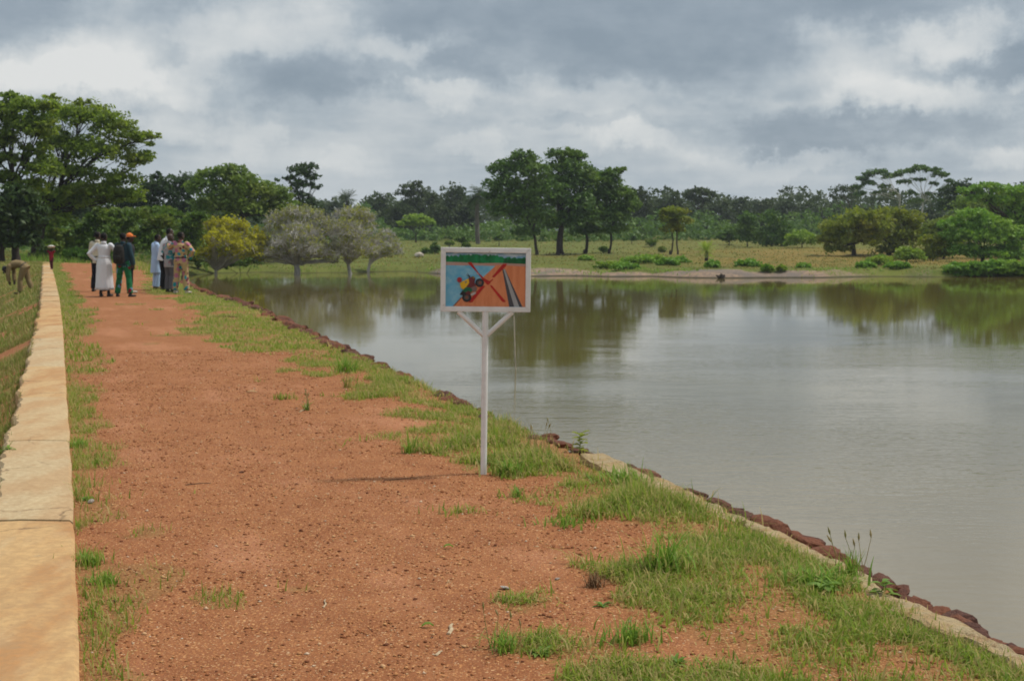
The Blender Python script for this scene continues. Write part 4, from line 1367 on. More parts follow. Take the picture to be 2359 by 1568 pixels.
    C = np.stack([x, y, z0 + rng.random(k) ** 1.1 * (1.2 + 5.6 * vnoise(x * .11, y * .05, 19) ** 1.4)], 1)
    V, Fc = leaves(C, rng.uniform(.6, 1.3, k), 11, .55, rng, .6, .5)
    tag(link('far_brush', np_mesh('far_brush', V, Fc), L_DEEP), 'dark brush along the foot of the far wood', 'brush', None, 'stuff')
    # scrub closing the view beyond the dam end
    k = 900
    x = rng.uniform(-75, -24, k)
    y = rng.uniform(118, 165, k)
    z0 = height(x, y)
    C = np.stack([x, y, z0 + rng.random(k) ** .8 * (2.2 + 1.8 * vnoise(x * .2, y * .2, 9))], 1)
    V, Fc = leaves(C, rng.uniform(.5, 1.1, k), 12, .4, rng, .6, .5)
    tag(link('undergrowth', np_mesh('undergrowth', V, Fc), L_DEEP), 'tangled dark undergrowth beyond the end of the dam', 'undergrowth', None, 'stuff')


build_trees()

# ------------------------------------------------------------------ grass and gravel
def blades(x, y, z, h, w, rng, lean=.5, seg=2):
    """curved tapering blades; returns verts and quads (tip collapsed to a narrow edge)"""
    n = len(x)
    az = rng.uniform(0, 2 * np.pi, n)
    fx, fy = np.cos(az), np.sin(az)
    sx, sy = -fy, fx
    l = lean * (.15 + rng.random(n) * 1.1)
    lev = np.linspace(0, 1, seg + 1)
    V = np.empty((n, (seg + 1) * 2, 3))
    for i, t in enumerate(lev):
        k = h * t
        bend = l * h * t ** 1.8
        up = k * np.sqrt(np.maximum(.12, 1 - (l * t) ** 2 * .55))
        ww = w * (1 - .9 * t ** 1.3) * .5
        cx, cy = x + fx * bend, y + fy * bend
        V[:, 2 * i] = np.stack([cx - sx * ww, cy - sy * ww, z + up - .003], 1)
        V[:, 2 * i + 1] = np.stack([cx + sx * ww, cy + sy * ww, z + up - .003], 1)
    base = (np.arange(n) * (seg + 1) * 2)[:, None, None]
    q = np.array([[2 * i, 2 * i + 1, 2 * i + 3, 2 * i + 2] for i in range(seg)])[None]
    return V.reshape(-1, 3), (base + q).reshape(-1, 4)


def grass_mat(name, ca, cb, straw, k_straw, trans=.35):
    m, N, out = mat(name)
    r = isl(N)
    n = N.noise(pos(N), 1.3, 3, .6)
    col = N.mix(r, ca, cb)
    f = N.m('ADD', N.m('MULTIPLY', N.m('FRACT', N.m('MULTIPLY', r, 17.3)), .7), N.m('MULTIPLY', n, .6))
    col = N.mix(N.ss(f, 1.0 - k_straw, 1.04 - k_straw * .8), col, straw)
    p = N.n('ShaderNodeBsdfPrincipled')
    N.put(p.inputs['Base Color'], col)
    p.inputs['Roughness'].default_value = .6
    p.inputs['Specular IOR Level'].default_value = .25
    tr = N.n('ShaderNodeBsdfTranslucent')
    N.put(tr.inputs['Color'], col)
    mx = N.n('ShaderNodeMixShader')
    mx.inputs[0].default_value = trans
    N.t.links.new(p.outputs[0], mx.inputs[1])
    N.t.links.new(tr.outputs[0], mx.inputs[2])
    N.t.links.new(mx.outputs[0], out.inputs[0])
    return m


M_GRASS = grass_mat('short_dam_grass', (.165, .27, .030), (.345, .43, .058), (.54, .44, .17), .31, .5)
M_GRASS2 = grass_mat('slope_grass', (.17, .23, .035), (.29, .32, .065), (.42, .33, .13), .34)
M_MEADOW = grass_mat('meadow_grass', (.115, .16, .028), (.20, .235, .045), (.31, .22, .065), .36)
M_LUSH = grass_mat('lush_green_blades', (.15, .29, .036), (.30, .45, .065), (.44, .42, .13), .12, .45)
M_SEED = grass_mat('seeding_grass_stems', (.20, .22, .06), (.36, .32, .12), (.42, .33, .15), .5)


def sample(n, ylo, yhi, f, rng, power=1.0):
    """points with masks; f(x, y) -> keep probability; x is drawn between the two given curves"""
    y = ylo + (yhi - ylo) * rng.random(n) ** power
    return y


def build_grass():
    rng = np.random.default_rng(21)
    parts = {}

    def zone(key, n, ylo, yhi, xa, xb, hmin, hmax, wmin, wmax, power=1.0, mask=None, tall=0.0, seg=2, lean=.6, cut=.25):
        y = ylo + (yhi - ylo) * rng.random(n) ** power
        x = xa(y) + (xb(y) - xa(y)) * rng.random(n)
        g = masks(x, y)[0] if mask is None else mask(x, y)
        pn = fbm(x * 2.6, y * 2.2, 91, 3)
        keep = rng.random(n) < np.clip((g - cut) / (1 - cut), 0, 1) * (.10 + 1.0 * sst(.37, .58, pn))
        x, y, pn = x[keep], y[keep], pn[keep]
        z = height(x, y)
        t = sst(.5, .72, fbm(x * 1.2 + 9, y * 1.1, 95, 2))
        h = (hmin + (hmax - hmin) * rng.random(len(x)) ** 1.6) * (1 + tall * t) * (.65 + .6 * pn)
        w = wmin + (wmax - wmin) * rng.random(len(x))
        V, Fc = blades(x, y, z, h, w, rng, lean, seg)
        parts.setdefault(key, []).append((V, Fc))

    mid = lambda y: Wx(y) + (Ex(y) - Wx(y)) * .40
    edge = lambda y: np.where(y < 11.3, Ex(y) - np.interp(y, [5, 7, 8.2, 9.3, 11.3], [.12, .13, .17, .42, .40]), Ex(y) + .02)
    zone('a', 190000, 4.2, 9.5, mid, edge, .02, .078, .0045, .009, .8, tall=1.0, lean=1.3)
    zone('a', 24000, 4.2, 11, mid, edge, .03, .10, .008, .015, .8, tall=.8, lean=1.3, seg=2)
    zone('a', 120000, 9.5, 19, mid, edge, .02, .075, .006, .011, .9, tall=.9, lean=1.15)
    zone('a', 85000, 19, 62, mid, edge, .022, .075, .012, .025, 1.1, tall=.5, seg=1, lean=1.0)
    past = lambda y: Ex(y) + .3
    zone('a', 9000, 4.4, 40, edge, past, .03, .12, .005, .012, 1.2, tall=.6, lean=1.0, mask=lambda x, y: .75 * sst(.5, .62, fbm(x * .7, y * .7, 15)))
    zone('a', 20000, 60, 96, mid, lambda y: Ex(y) + 3, .12, .35, .03, .06, 1, seg=1)
    # beside the wall
    zone('a', 22000, 4.4, 16, lambda y: Wx(y) + .01, lambda y: Wx(y) + .75, .02, .085, .004, .009, .85, tall=.7, lean=.9)
    zone('a', 30000, 16, 86, lambda y: Wx(y) + .01, lambda y: Wx(y) + 1.5, .03, .11, .012, .03, 1.15, seg=1)
    # sparse seedlings over the gravel
    zone('a', 26000, 4.5, 36, Wx, Ex, .02, .07, .005, .012, 1.2, cut=.05, lean=.95)
    # the slope below the wall
    zone('b', 34000, 7, 34, lambda y: Wx(y) - 1.1, lambda y: Wx(y) - .44, .025, .085, .006, .013, 1.0, tall=.5, mask=lambda x, y: .25 + .75 * sst(.35, .55, fbm(x * .9, y * .7, 57)))
    zone('b', 45000, 8, 24, lambda y: Wx(y) - 3.0, lambda y: Wx(y) - .50, .03, .12, .007, .014, .9, tall=.5)
    zone('b', 75000, 24, 92, lambda y: Wx(y) - 8.5, lambda y: Wx(y) - .50, .05, .16, .02, .045, 1.0, seg=1)
    # far bank
    one = lambda x, y: np.where((lake_sd(x, y) > .25), 1.0, 0.0) * (1 - masks(x, y)[2])
    zone('c', 60000, 100, 150, lambda y: -.36 * y, lambda y: .39 * y, .06, .18, .06, .12, 1.0, one, seg=1, cut=.1, lean=1.2)
    zone('c', 26000, 150, 250, lambda y: -.30 * y, lambda y: .36 * y, .08, .22, .12, .22, 1.0, one, seg=1, cut=.1, lean=1.2)
    shore = lambda x, y: (sst(.15, .6, lake_sd(x, y)) * (1 - sst(1.5, 4.5, lake_sd(x, y)))) * (.15 + .85 * sst(.42, .58, fbm(x * .25, y * .25, 66))) * (1 - .7 * masks(x, y)[2])
    zone('d', 90000, 104, 132, lambda y: -.26 * y, lambda y: .40 * y, .10, .34, .04, .08, 1.0, shore, seg=1, cut=.05, lean=1.0)
    zone('d', 16000, 92, 108, lambda y: -.35 * y, lambda y: -.20 * y, .25, .6, .035, .07, 1.0, one, seg=1)

    lab = {'a': ('grass', M_GRASS, 'patchy short grass growing on the edges of the red path'), 'b': ('slope_grass', M_GRASS2, 'grass on the slope below the low wall'),
           'c': ('meadow_grass', M_MEADOW, 'rough meadow grass across the water'), 'd': ('bank_grass', M_LUSH, 'lush tall grass where the dam meets the shore')}
    for key, lst in parts.items():
        groups = {}
        for V, Fc in lst:
            # blades of one or two segments share the quad layout
            groups.setdefault(0, []).append((V, Fc))
        off, Vs, Fs = 0, [], []
        for V, Fc in lst:
            Vs.append(V)
            Fs.append(Fc + off)
            off += len(V)
        nm, m, lb = lab[key]
        tag(link(nm, np_mesh(nm, np.concatenate(Vs), np.concatenate(Fs)), m), lb, 'grass', None, 'stuff')


build_grass()


def tuft(name, label, u, v, n, h, w, spread, m, lean=.8, stems=0, seed=0, cat='grass tuft', z0=0.0, group=None, hv=.5):
    rng = np.random.default_rng(seed + 500)
    p = G(u, v, z0)
    z = H1(p.x, p.y)
    p = G(u, v, z)
    r = spread * np.abs(rng.normal(size=n)) * .62
    a = rng.uniform(0, 6.283, n)
    V, Fc = blades(r * np.cos(a), r * np.sin(a) * .8, np.zeros(n), h * (1 - hv + hv * rng.random(n)), w * (.6 + .6 * rng.random(n)), rng, lean, 3)
    root = empty(name, (p.x, p.y, z), 0, label, cat, group)
    tag(link('blade_cluster', np_mesh('blade_cluster', V, Fc), m, root), kind='stuff')
    if stems:
        pr = random.Random(seed)
        mb = MB()
        for i in range(stems):
            q = Vector((pr.uniform(-1, 1) * spread, pr.uniform(-1, 1) * spread * .6, 0))
            L = h * pr.uniform(.85, 1.35)
            d = Vector((pr.uniform(-.35, .35), pr.uniform(-.3, .3), 1)).normalized()
            e = q + d * L
            k = q.lerp(e, .5) + Vector((pr.uniform(-.02, .02), 0, 0))
            mb.tube([q, k, e], [w * .28, w * .22, w * .16], 4, cap=False)
            s0 = e
            hd = (d + Vector((pr.uniform(-.4, .4), 0, -.1))).normalized()
            mb.tube([s0, s0 + hd * h * .10, s0 + hd * h * .24], [w * .25, w * .75, w * .15], 5)
        tag(mb.build('seed_stems', M_SEED, root), kind='stuff')
    return root


def weed(name, label, u, v, n, L, wd, m, seed=0, z0=0.0, rise=.5, stem=.0, cat='weed'):
    """rosette or stalk of broad leaves, each leaf with a folded midrib"""
    pr = random.Random(seed)
    p = G(u, v, z0)
    z = H1(p.x, p.y)
    p = G(u, v, z)
    root = empty(name, (p.x, p.y, z), 0, label, cat)
    V, Fc = [], []
    for i in range(n):
        az = i * 2.4 + pr.uniform(-.4, .4)
        el = pr.uniform(.1, 1.0) * rise
        l = L * pr.uniform(.65, 1.1)
        o = Vector((pr.uniform(-.01, .01), pr.uniform(-.01, .01), stem * (i + 1) / n))
        d = Vector((math.cos(az) * math.cos(el), math.sin(az) * math.cos(el), math.sin(el)))
        s = Vector((-math.sin(az), math.cos(az), 0))
        k = len(V)
        pts = []
        for t, ww in ((0, .12), (.35, 1.0), (.7, .8), (1, .05)):
            c = o + d * l * t + Vector((0, 0, -.25 * l * t * t))
            V += [c - s * wd * ww * .5 + Vector((0, 0, wd * .18 * ww)), c, c + s * wd * ww * .5 + Vector((0, 0, wd * .18 * ww))]
        for q in range(3):
            a = k + q * 3
            Fc += [(a, a + 1, a + 4, a + 3), (a + 1, a + 2, a + 5, a + 4)]
    me = np_mesh('leaf_cluster', [tuple(q) for q in V], Fc)
    tag(link('leaf_cluster', me, m, root), kind='stuff')
    if stem:
        mb = MB()
        mb.tube([(0, 0, -.02), (.004, 0, stem * .5), (0, .004, stem)], [.004, .0035, .002], 5)
        mb.build('stem', m, root)
    return root


def build_tufts():
    tuft('grass_tuft', 'spiky dark green grass tuft alone on the gravel at the bottom', 1160, 1500, 70, .13, .007, .07, M_LUSH, 1.15, 4, 1)
    tuft('grass_tuft', 'tall lush grass clump with long upright blades in the grass margin', 1530, 1318, 150, .27, .011, .15, M_LUSH, .95, 0, 2, hv=.75)
    tuft('grass_tuft', 'grass clump hugging the foot of the white post', 1168, 1096, 110, .17, .013, .13, M_LUSH, .9, 0, 3)
    tuft('grass_tuft', 'bright grass clump beside the far side of the white post', 1085, 1010, 140, .13, .012, .28, M_GRASS, .9, 0, 4)
    tuft('grass_tuft', 'small grass tuft on bare gravel short of the post', 942, 1043, 34, .13, .015, .05, M_LUSH, .9, 0, 5)
    tuft('grass_tuft', 'thin dark tuft with a dry twig on the open gravel', 706, 945, 26, .14, .012, .04, M_LUSH, .9, 3, 6)
    tuft('grass_tuft', 'flat yellowish tuft on the open gravel', 655, 918, 60, .08, .014, .16, M_GRASS, .95, 0, 7)
    tuft('grass_tuft', 'lone tuft near the grass margin beyond the flat yellowish one', 803, 893, 30, .17, .012, .06, M_GRASS, .7, 3, 8)
    tuft('grass_tuft', 'dense green clump on the bank past the lone tuft', 797, 856, 90, .22, .02, .20, M_LUSH, .8, 0, 9)
    tuft('grass_tuft', 'tall grass with dark seed heads standing against the water', 1962, 1330, 60, .17, .008, .09, M_LUSH, .6, 6, 10, hv=.7)
    tuft('grass_tuft', 'broad bladed clump just uphill of the seed head grass', 1872, 1352, 170, .15, .014, .20, M_LUSH, 1.1, 0, 11, hv=.7)
    tuft('grass_tuft', 'clump in front of the upper end of the cream kerb', 1440, 1120, 150, .17, .013, .17, M_LUSH, 1.0, 0, 12)
    tuft('grass_tuft', 'grass clump beside the bend of the cream kerb', 1350, 1190, 120, .13, .012, .20, M_GRASS, .85, 0, 13)
    tuft('grass_tuft', 'dark blue green low clump at the gravel bay edge', 1300, 1208, 90, .08, .012, .16, M_LUSH, .95, 0, 14)
    tuft('grass_tuft', 'low spreading tuft on the gravel below the post', 1065, 1180, 60, .07, .012, .16, M_GRASS, .95, 0, 15)
    tuft('grass_tuft', 'small tuft between the low spreading one and the margin', 1190, 1145, 50, .10, .011, .10, M_LUSH, .9, 0, 16)
    tuft('grass_tuft', 'big tuft by the coping next to the cast joint', 205, 1300, 120, .09, .009, .12, M_LUSH, .9, 0, 17)
    tuft('grass_tuft', 'tuft by the coping below the biggest one', 240, 1345, 90, .08, .009, .09, M_LUSH, .9, 0, 18)
    tuft('grass_tuft', 'sprawling tuft on gravel a step away from the coping', 228, 1066, 44, .05, .011, .10, M_LUSH, .98, 0, 19)
    tuft('grass_tuft', 'green tuft against the coping near the long grey joint', 185, 1030, 80, .09, .011, .09, M_LUSH, .9, 0, 20)
    tuft('grass_tuft', 'curled bright tuft in the wide grass margin near the bottom', 1460, 1480, 120, .12, .010, .16, M_LUSH, .95, 0, 21)
    tuft('grass_tuft', 'dead brown tuft lying uprooted at the gravel edge', 1368, 1352, 90, .09, .006, .05, M_DEAD, .98, 0, 22)
    tuft('grass_tuft', 'tall pale stems leaning over the water past the post', 1230, 1035, 30, .16, .008, .20, M_SEED, .6, 8, 23)
    weed('yellow_weed', 'yellow green broad leaved weed standing against the water', 1335, 1040, 14, .09, .055, M_WEED, 31, 0, .6, .14)
    weed('broad_weed', 'broad leaved weed with drooping leaves against the water', 2035, 1370, 12, .10, .03, M_WEED2, 32, 0, .7, .06)
    weed('broad_weed', 'low broad leaved weed in the grass under the seed heads', 1900, 1368, 16, .10, .045, M_WEED2, 33, 0, .5, .05)
    weed('broad_weed', 'small rosette weed on gravel beside the dead tuft', 1388, 1395, 18, .05, .014, M_WEED2, 34, 0, .7)
    weed('broad_weed', 'weed with pale leaves at the foot of the coping', 196, 1150, 12, .06, .03, M_WEED2, 35, 0, .5)
    weed('broad_weed', 'weed hanging over the outer edge of the coping', 22, 1050, 16, .08, .025, M_WEED2, 36, .02, .7, .06)
    weed('broad_weed', 'fleshy rosette weed in the gravel near the bottom', 1245, 1505, 20, .07, .018, M_WEED2, 37, 0, .6)
    weed('broad_weed', 'green rosette at the bottom of the wide grass margin', 1560, 1530, 26, .07, .012, M_WEED2, 38, 0, 1.0)


M_DEAD = plain('dead_brown_grass', (.20, .125, .062), .95, .3, 20)
M_WEED = leaf_mat('yellow_weed_leaves', (.24, .30, .03), (.34, .38, .045), None, .4, 3)
M_WEED2 = leaf_mat('broad_weed_leaves', (.14, .26, .045), (.24, .36, .07), None, .35, 3)
build_tufts()


def gravel_mat():
    m, N, out = mat('ironstone_gravel')
    r = isl(N)
    col = N.ramp(r, [(0, (.15, .05, .025)), (.25, (.30, .108, .043)), (.55, (.45, .19, .072)), (.8, (.64, .33, .135)), (.96, (.70, .46, .25)), (1, (.76, .62, .46))])
    n = N.noise(pos(N), 220, 3, .6)
    col = N.mix(N.ss(n, .3, .7, .0, .35), col, (.16, .06, .03))
    bsdf(N, out, col, .9, n, .3, .003, .2)
    return m


def build_gravel():
    rng = np.random.default_rng(33)
    base = np.array([(1, 0, 0), (-1, 0, 0), (0, 1, 0), (0, -1, 0), (0, 0, 1), (0, 0, -1)], float)
    fc = np.array([(0, 2, 4), (2, 1, 4), (1, 3, 4), (3, 0, 4), (2, 0, 5), (1, 2, 5), (3, 1, 5), (0, 3, 5)])
    n = 42000
    y = 4.4 + 15.5 * rng.random(n) ** 1.35
    x = Wx(y) + .02 + (Ex(y) - Wx(y)) * rng.random(n) * .98
    clump = fbm(x * 1.9, y * 1.6, 7, 3)
    keep = rng.random(n) < .40 + .6 * sst(.40, .62, clump)
    x, y = x[keep], y[keep]
    n = len(x)
    s = np.clip(rng.lognormal(-5.42, .40, n), .0026, .012) * (1 + .02 * y)
    z = height(x, y)
    V = base[None] * (1 + .35 * rng.uniform(-1, 1, (n, 6, 3))) + rng.normal(size=(n, 6, 3)) * .14
    V = V * s[:, None, None] * np.array([1, 1, .55])
    a = rng.uniform(0, 6.28, n)
    c, sn = np.cos(a)[:, None], np.sin(a)[:, None]
    vx = V[..., 0] * c - V[..., 1] * sn
    vy = V[..., 0] * sn + V[..., 1] * c
    W = np.stack([vx + x[:, None], vy + y[:, None], V[..., 2] + z[:, None] + s[:, None] * .2], -1)
    Fc = (np.arange(n) * 6)[:, None, None] + fc[None]
    tag(link('gravel', np_mesh('gravel', W.reshape(-1, 3), Fc.reshape(-1, 3)), gravel_mat()), 'loose ironstone gravel strewn over the red path', 'gravel', None, 'stuff')


build_gravel()


def build_litter():
    pr = random.Random(12)
    wood = plain('weathered_wood', (.46, .35, .22), .9, .25, 30)
    dry = plain('dry_leaf', (.55, .40, .20), .85, .25, 20)
    dark = plain('dark_twig', (.14, .08, .05), .95, .3, 30)

    def stick(u0, v0, u1, v1, r, m, label, cat='twig', name='twig', flat=1.0):
        a, b = G(u0, v0, 0), G(u1, v1, 0)
        a.z, b.z = H1(a.x, a.y) + r * .7 * flat, H1(b.x, b.y) + r * .9 * flat
        c = (a + b) / 2
        mb = MB()
        w = (b - a).length * .05
        pts = [a - c, (a - c).lerp(b - c, .35) + Vector((w, w * .5, .003)), (a - c).lerp(b - c, .7) + Vector((-w * .5, w, .002)), b - c]
        mb.tube(pts, [(r, r * flat), (r * .95, r * flat), (r * .8, r * flat * .9), (r * .55, r * flat * .6)], 6, ref=None)
        o = mb.build(name, m)
        o.location = c
        return tag(o, label, cat)
    stick(1033, 1463, 1042, 1440, .009, wood, 'pale splinter of wood lying on the gravel near the bottom', 'wood chip', 'wood_chip', .5)
    stick(1003, 1512, 1018, 1502, .007, wood, 'small pale wood chip near the bottom by the spiky tuft', 'wood chip', 'wood_chip', .5)
    stick(427, 1118, 486, 1113, .003, dark, 'thin dark twig lying level on the open gravel')
    stick(885, 1106, 960, 1104, .003, dark, 'dark twig at the tip of the sign shadow')
    stick(495, 730, 545, 731, .012, dark, 'dark branch lying on the path short of the men', 'branch', 'branch')
    stick(690, 948, 712, 930, .006, wood, 'pale stick leaning in the thin dark tuft')
    stick(645, 775, 705, 778, .008, dark, 'thin root lying at the bank beside the boulders')
    stick(745, 1400, 750, 1380, .004, wood, 'short pale straw on the gravel in the path middle')

    def leaf(u, v, L, label, m):
        p = G(u, v, 0)
        p.z = H1(p.x, p.y)
        V = []
        for t, w in ((0, .02), (.3, .42), (.65, .38), (1, .02)):
            zc = .012 * math.sin(t * 3.1)
            V += [((t - .5) * L, -w * L * .5, zc + .010), ((t - .5) * L, 0, zc + .004), ((t - .5) * L, w * L * .5, zc + .012)]
        Fc = []
        for q in range(3):
            a = q * 3
            Fc += [(a, a + 1, a + 4, a + 3), (a + 1, a + 2, a + 5, a + 4)]
        o = link('fallen_leaf', np_mesh('fallen_leaf', V, Fc), m)
        o.location = p
        o.rotation_euler = (0, 0, pr.uniform(-.4, .4))
        tag(o, label, 'leaf')
    leaf(580, 905, .11, 'pale yellow fallen leaf alone on the open gravel', dry)
    leaf(985, 1447, .05, 'green fallen leaf beside the pale splinter', M_WEED2)
    leaf(1033, 1262, .05, 'small fallen leaf in the middle of the gravel', M_WEED2)
    leaf(118, 1321, .022, 'tiny leaf lying on the ochre coping', M_WEED2)


build_litter()

# ------------------------------------------------------------------ stake and stump in the water
def build_water_things():
    p = G(1190, 850, WATER)
    top = P(1184, 728, p.y - .1)
    mb = MB()
    mb.tube([(0, 0, -.6), (top.x - p.x, top.y - p.y, top.z - WATER)], [.014, .011], 7)
    o = mb.build('stake', plain('bleached_stake', (.55, .50, .42), .8, .2, 6))
    o.location = p
    tag(o, 'thin pale stake standing in the water behind the sign', 'stake')
    p = G(1662, 641, WATER)
    mb = MB()
    mb.tube([(0, 0, -.3), (.02, 0, .12), (-.03, 0, .26), (-.05, .02, .34)], [.22, .19, .14, .06], 9)
    mb.tube([(.05, 0, .05), (.20, 0, .20), (.24, 0, .27)], [.14, .1, .04], 7)
    mb.tube([(-.1, 0, .0), (-.3, 0, .18), (-.42, .05, .22)], [.12, .08, .03], 7)
    o = mb.build('tree_stump', B_DARK)
    o.location = p
    tag(o, 'dark broken tree stump at the far waterline', 'stump')


build_water_things()


# ------------------------------------------------------------------ the sign
def paint(name, c, rough=.45, var=.1, sc_=6):
    return plain(name, c, rough, var, sc_, .08, .003, .4)


def build_sign():
    white = None
    m, N, out = mat('white_sign_paint')
    v = objc(N)
    n = N.noise(v, 9, 5, .65)
    col = N.mix(N.ss(n, .35, .7), (.80, .795, .775), (.70, .685, .65))
    col = N.mix(N.ss(N.noise(v, 30, 4, .7), .66, .76, 0, .7), col, (.36, .20, .12))
    bsdf(N, out, col, .45, n, .1, .004, .4)
    white = m
    base = G(1114, 1090, 0)
    s = base.y / F
    z = H1(base.x, base.y)
    root = empty('warning_sign', (base.x, base.y, z), 0, 'white framed picture sign on a post, forbidding motorcycles on the dam', 'sign')
    root.rotation_euler = (0, math.radians(.7), math.radians(1.2))
    W_, Hh = 207 * s, 147 * s
    zc = CZ + (HOR - 644) * s - z
    cx = (1119 - 1114 - 5) * s
    ft, dep = 11.6 * s, .04
    r = 7.2 * s
    ztop = zc - Hh / 2
    mb = MB()
    mb.tube([(0, 0, -.35), (0, 0, .02), (0, 0, .10), (0, 0, ztop)], [(r, r)] * 4, 14)
    mb.build('post', white, root, False)
    bm = mb
    # mitred frame rails
    def rail(p0, p1, q0, q1):
        mb = MB()
        V = []
        for yy in (-dep / 2, dep / 2):
            for (px, pz) in (p0, p1, q1, q0):
                V.append((px + cx, yy, pz + zc))
        mb.add(V, [(0, 1, 2, 3), (7, 6, 5, 4), (0, 4, 5, 1), (1, 5, 6, 2), (2, 6, 7, 3), (3, 7, 4, 0)])
        o = mb.build('frame_rail', white, root)
        bv = o.modifiers.new('edge', 'BEVEL')
        bv.width = .003
        bv.segments = 2
    a, b = W_ / 2, Hh / 2
    ia, ib = a - ft, b - ft
    g = .0006
    rail((-a + g, b), (a - g, b), (-ia + g, ib), (ia - g, ib))
    rail((-a + g, -b), (a - g, -b), (-ia + g, -ib), (ia - g, -ib))
    rail((-a, -b + g), (-a, b - g), (-ia, -ib + g), (-ia, ib - g))
    rail((a, -b + g), (a, b - g), (ia, -ib + g), (ia, ib - g))
    for sg in (-1, 1):
        mb = MB()
        p0 = Vector((sg * (r * .6), 0, ztop - 54 * s))
        p1 = Vector((sg * 62 * s, 0, ztop - .001))
        mb.tube([p0, p1], [(r * .80, r * .80)] * 2, 10, ref=(0, 1, 0))
        mb.build('brace', white, root, False)
    # board and its painted picture; picture coordinates run 0..1265 by 0..860, origin at the upper inner corner
    mb = MB()
    mb.box((cx, .004, zc), (2 * ia + .004, .006, 2 * ib + .004))
    board = mb.build('board', paint('board_back', (0.488, 0.464, 0.427)), root)
    kx, kz = 2 * ia / 1265, 2 * ib / 860

    def q(px, py, lay):
        return (cx - ia + px * kx, .001 - .0009 - lay * .00035, zc + ib - py * kz)
    layer = [0]

    def poly(name, pts, m_):
        layer[0] += 1
        me = bpy.data.meshes.new(name)
        me.from_pydata([q(px, py, layer[0]) for px, py in pts], [], [list(range(len(pts)))])
        me.update()
        # face the path
        if me.polygons[0].normal.y > 0:
            me.flip_normals()
        return link(name, me, m_, board)
    C = {}

    def pm(nm, c, var=.12, sc_=7):
        if nm not in C:
            C[nm] = paint(nm, c, .5, var, sc_)
        return C[nm]
    # streaky brushwork for the big fields
    def brushed(nm, ca, cb, stretch=(3, 1, 14)):
        mm, N, out = mat(nm)
        n = N.noise(N.vm('MULTIPLY', objc(N), stretch), 2.2, 5, .65)
        col = N.mix(N.ss(n, .36, .66), ca, cb)
        bsdf(N, out, col, .5, n, .1, .002, .35)
        return mm
    rg = random.Random(8)
    poly('painted_sky', [(0, 0), (1265, 0), (1265, 172), (0, 172)], brushed('painted_sky_blue', (0.140, 0.329, 0.525), (0.512, 0.634, 0.683), (4, 1, 16)))
    topl = [(0, 60)]
    for i in range(1, 46):
        topl.append((i * 28, 58 + rg.uniform(-16, 14) - (20 if 200 < i * 28 < 820 else 0) + 16 * (i * 28 > 900)))
    topl.append((1265, 84))
    botl = [(1265, 172), (1000, 166), (820, 160), (520, 168), (300, 158), (0, 150)]
    poly('painted_trees', topl + botl, brushed('painted_tree_green', (0.005, 0.122, 0.037), (0.015, 0.268, 0.091), (9, 1, 4)))
    poly('painted_trees', [(900, 150)] + [(900 + i * 26, 96 + rg.uniform(-22, 12)) for i in range(1, 14)] + [(1264, 100), (1264, 171), (900, 164)], brushed('painted_tree_dark_green', (0.005, 0.073, 0.024), (0.010, 0.146, 0.049), (9, 1, 4)))
    poly('painted_shore', [(0, 150), (300, 157), (520, 167), (820, 159), (1000, 165), (1265, 171), (1265, 232), (0, 205)], brushed('painted_shore_pink', (0.488, 0.244, 0.183), (0.439, 0.329, 0.281)))
    poly('painted_water', [(0, 204), (790, 207), (760, 240), (125, 858), (0, 858)], brushed('painted_water_blue', (0.122, 0.403, 0.586), (0.256, 0.512, 0.634), (6, 1, 8)))
    poly('painted_bank', [(118, 859), (250, 716), (790, 200), (850, 190), (1264, 214), (1264, 859)], brushed('painted_earth_orange', (0.634, 0.201, 0.079), (0.732, 0.268, 0.116), (10, 1, 2)))
    poly('painted_bank_line', [(112, 859), (240, 716), (262, 716), (136, 859)], pm('painted_brown', (0.244, 0.104, 0.061)))
    poly('painted_wall', [(895, 262), (935, 252), (1222, 859), (1010, 859)], pm('painted_charcoal', (0.067, 0.067, 0.076)))
    poly('painted_wall_top', [(912, 262), (935, 258), (1172, 859), (1090, 859)], brushed('painted_wall_grey', (0.317, 0.311, 0.305), (0.403, 0.397, 0.390), (9, 1, 2)))
    red = pm('painted_red', (0.439, 0.017, 0.012), .2)
    poly('painted_cross', [(340, 158), (402, 152), (520, 320), (600, 400), (710, 462), (700, 490), (668, 508), (640, 490), (560, 400), (480, 300)], red)
    poly('painted_cross', [(905, 170), (968, 172), (940, 222), (770, 390), (730, 384)], red)
    poly('painted_cross', [(640, 440), (700, 448), (745, 412), (748, 430), (668, 512), (640, 490)], red)
    poly('painted_cross', [(570, 530), (628, 528), (425, 790), (370, 796), (372, 770)], red)
    poly('painted_cross', [(700, 520), (728, 516), (955, 770), (930, 786), (898, 778)], red)
    poly('painted_cross_gap', [(484, 318), (500, 318), (525, 340), (505, 352)], pm('painted_pale_pink', (0.610, 0.403, 0.390)))
    # the motorcycle sliding into the water
    def disc(name, x, y, r_, m_, n=22, sq=1.0):
        poly(name, [(x + r_ * math.cos(2 * math.pi * i / n), y + r_ * sq * math.sin(2 * math.pi * i / n)) for i in range(n)], m_)
    blk = pm('painted_black', (0.021, 0.021, 0.024), .2)
    drk = pm('painted_maroon', (0.146, 0.024, 0.027), .2)
    grn = pm('painted_green', (0.010, 0.140, 0.061), .2)
    ylw = pm('painted_yellow', (0.732, 0.439, 0.015))
    gry = pm('painted_pipe_grey', (0.464, 0.427, 0.403))
    brn = pm('painted_hub_brown', (0.232, 0.091, 0.055))
    poly('painted_mudguard', [(222, 672), (262, 610), (330, 640), (300, 690)], blk)
    disc('painted_wheel', 538, 478, 68, blk)
    disc('painted_tyre_gap', 538, 478, 42, pm('painted_dark_grey', (0.073, 0.067, 0.067)))
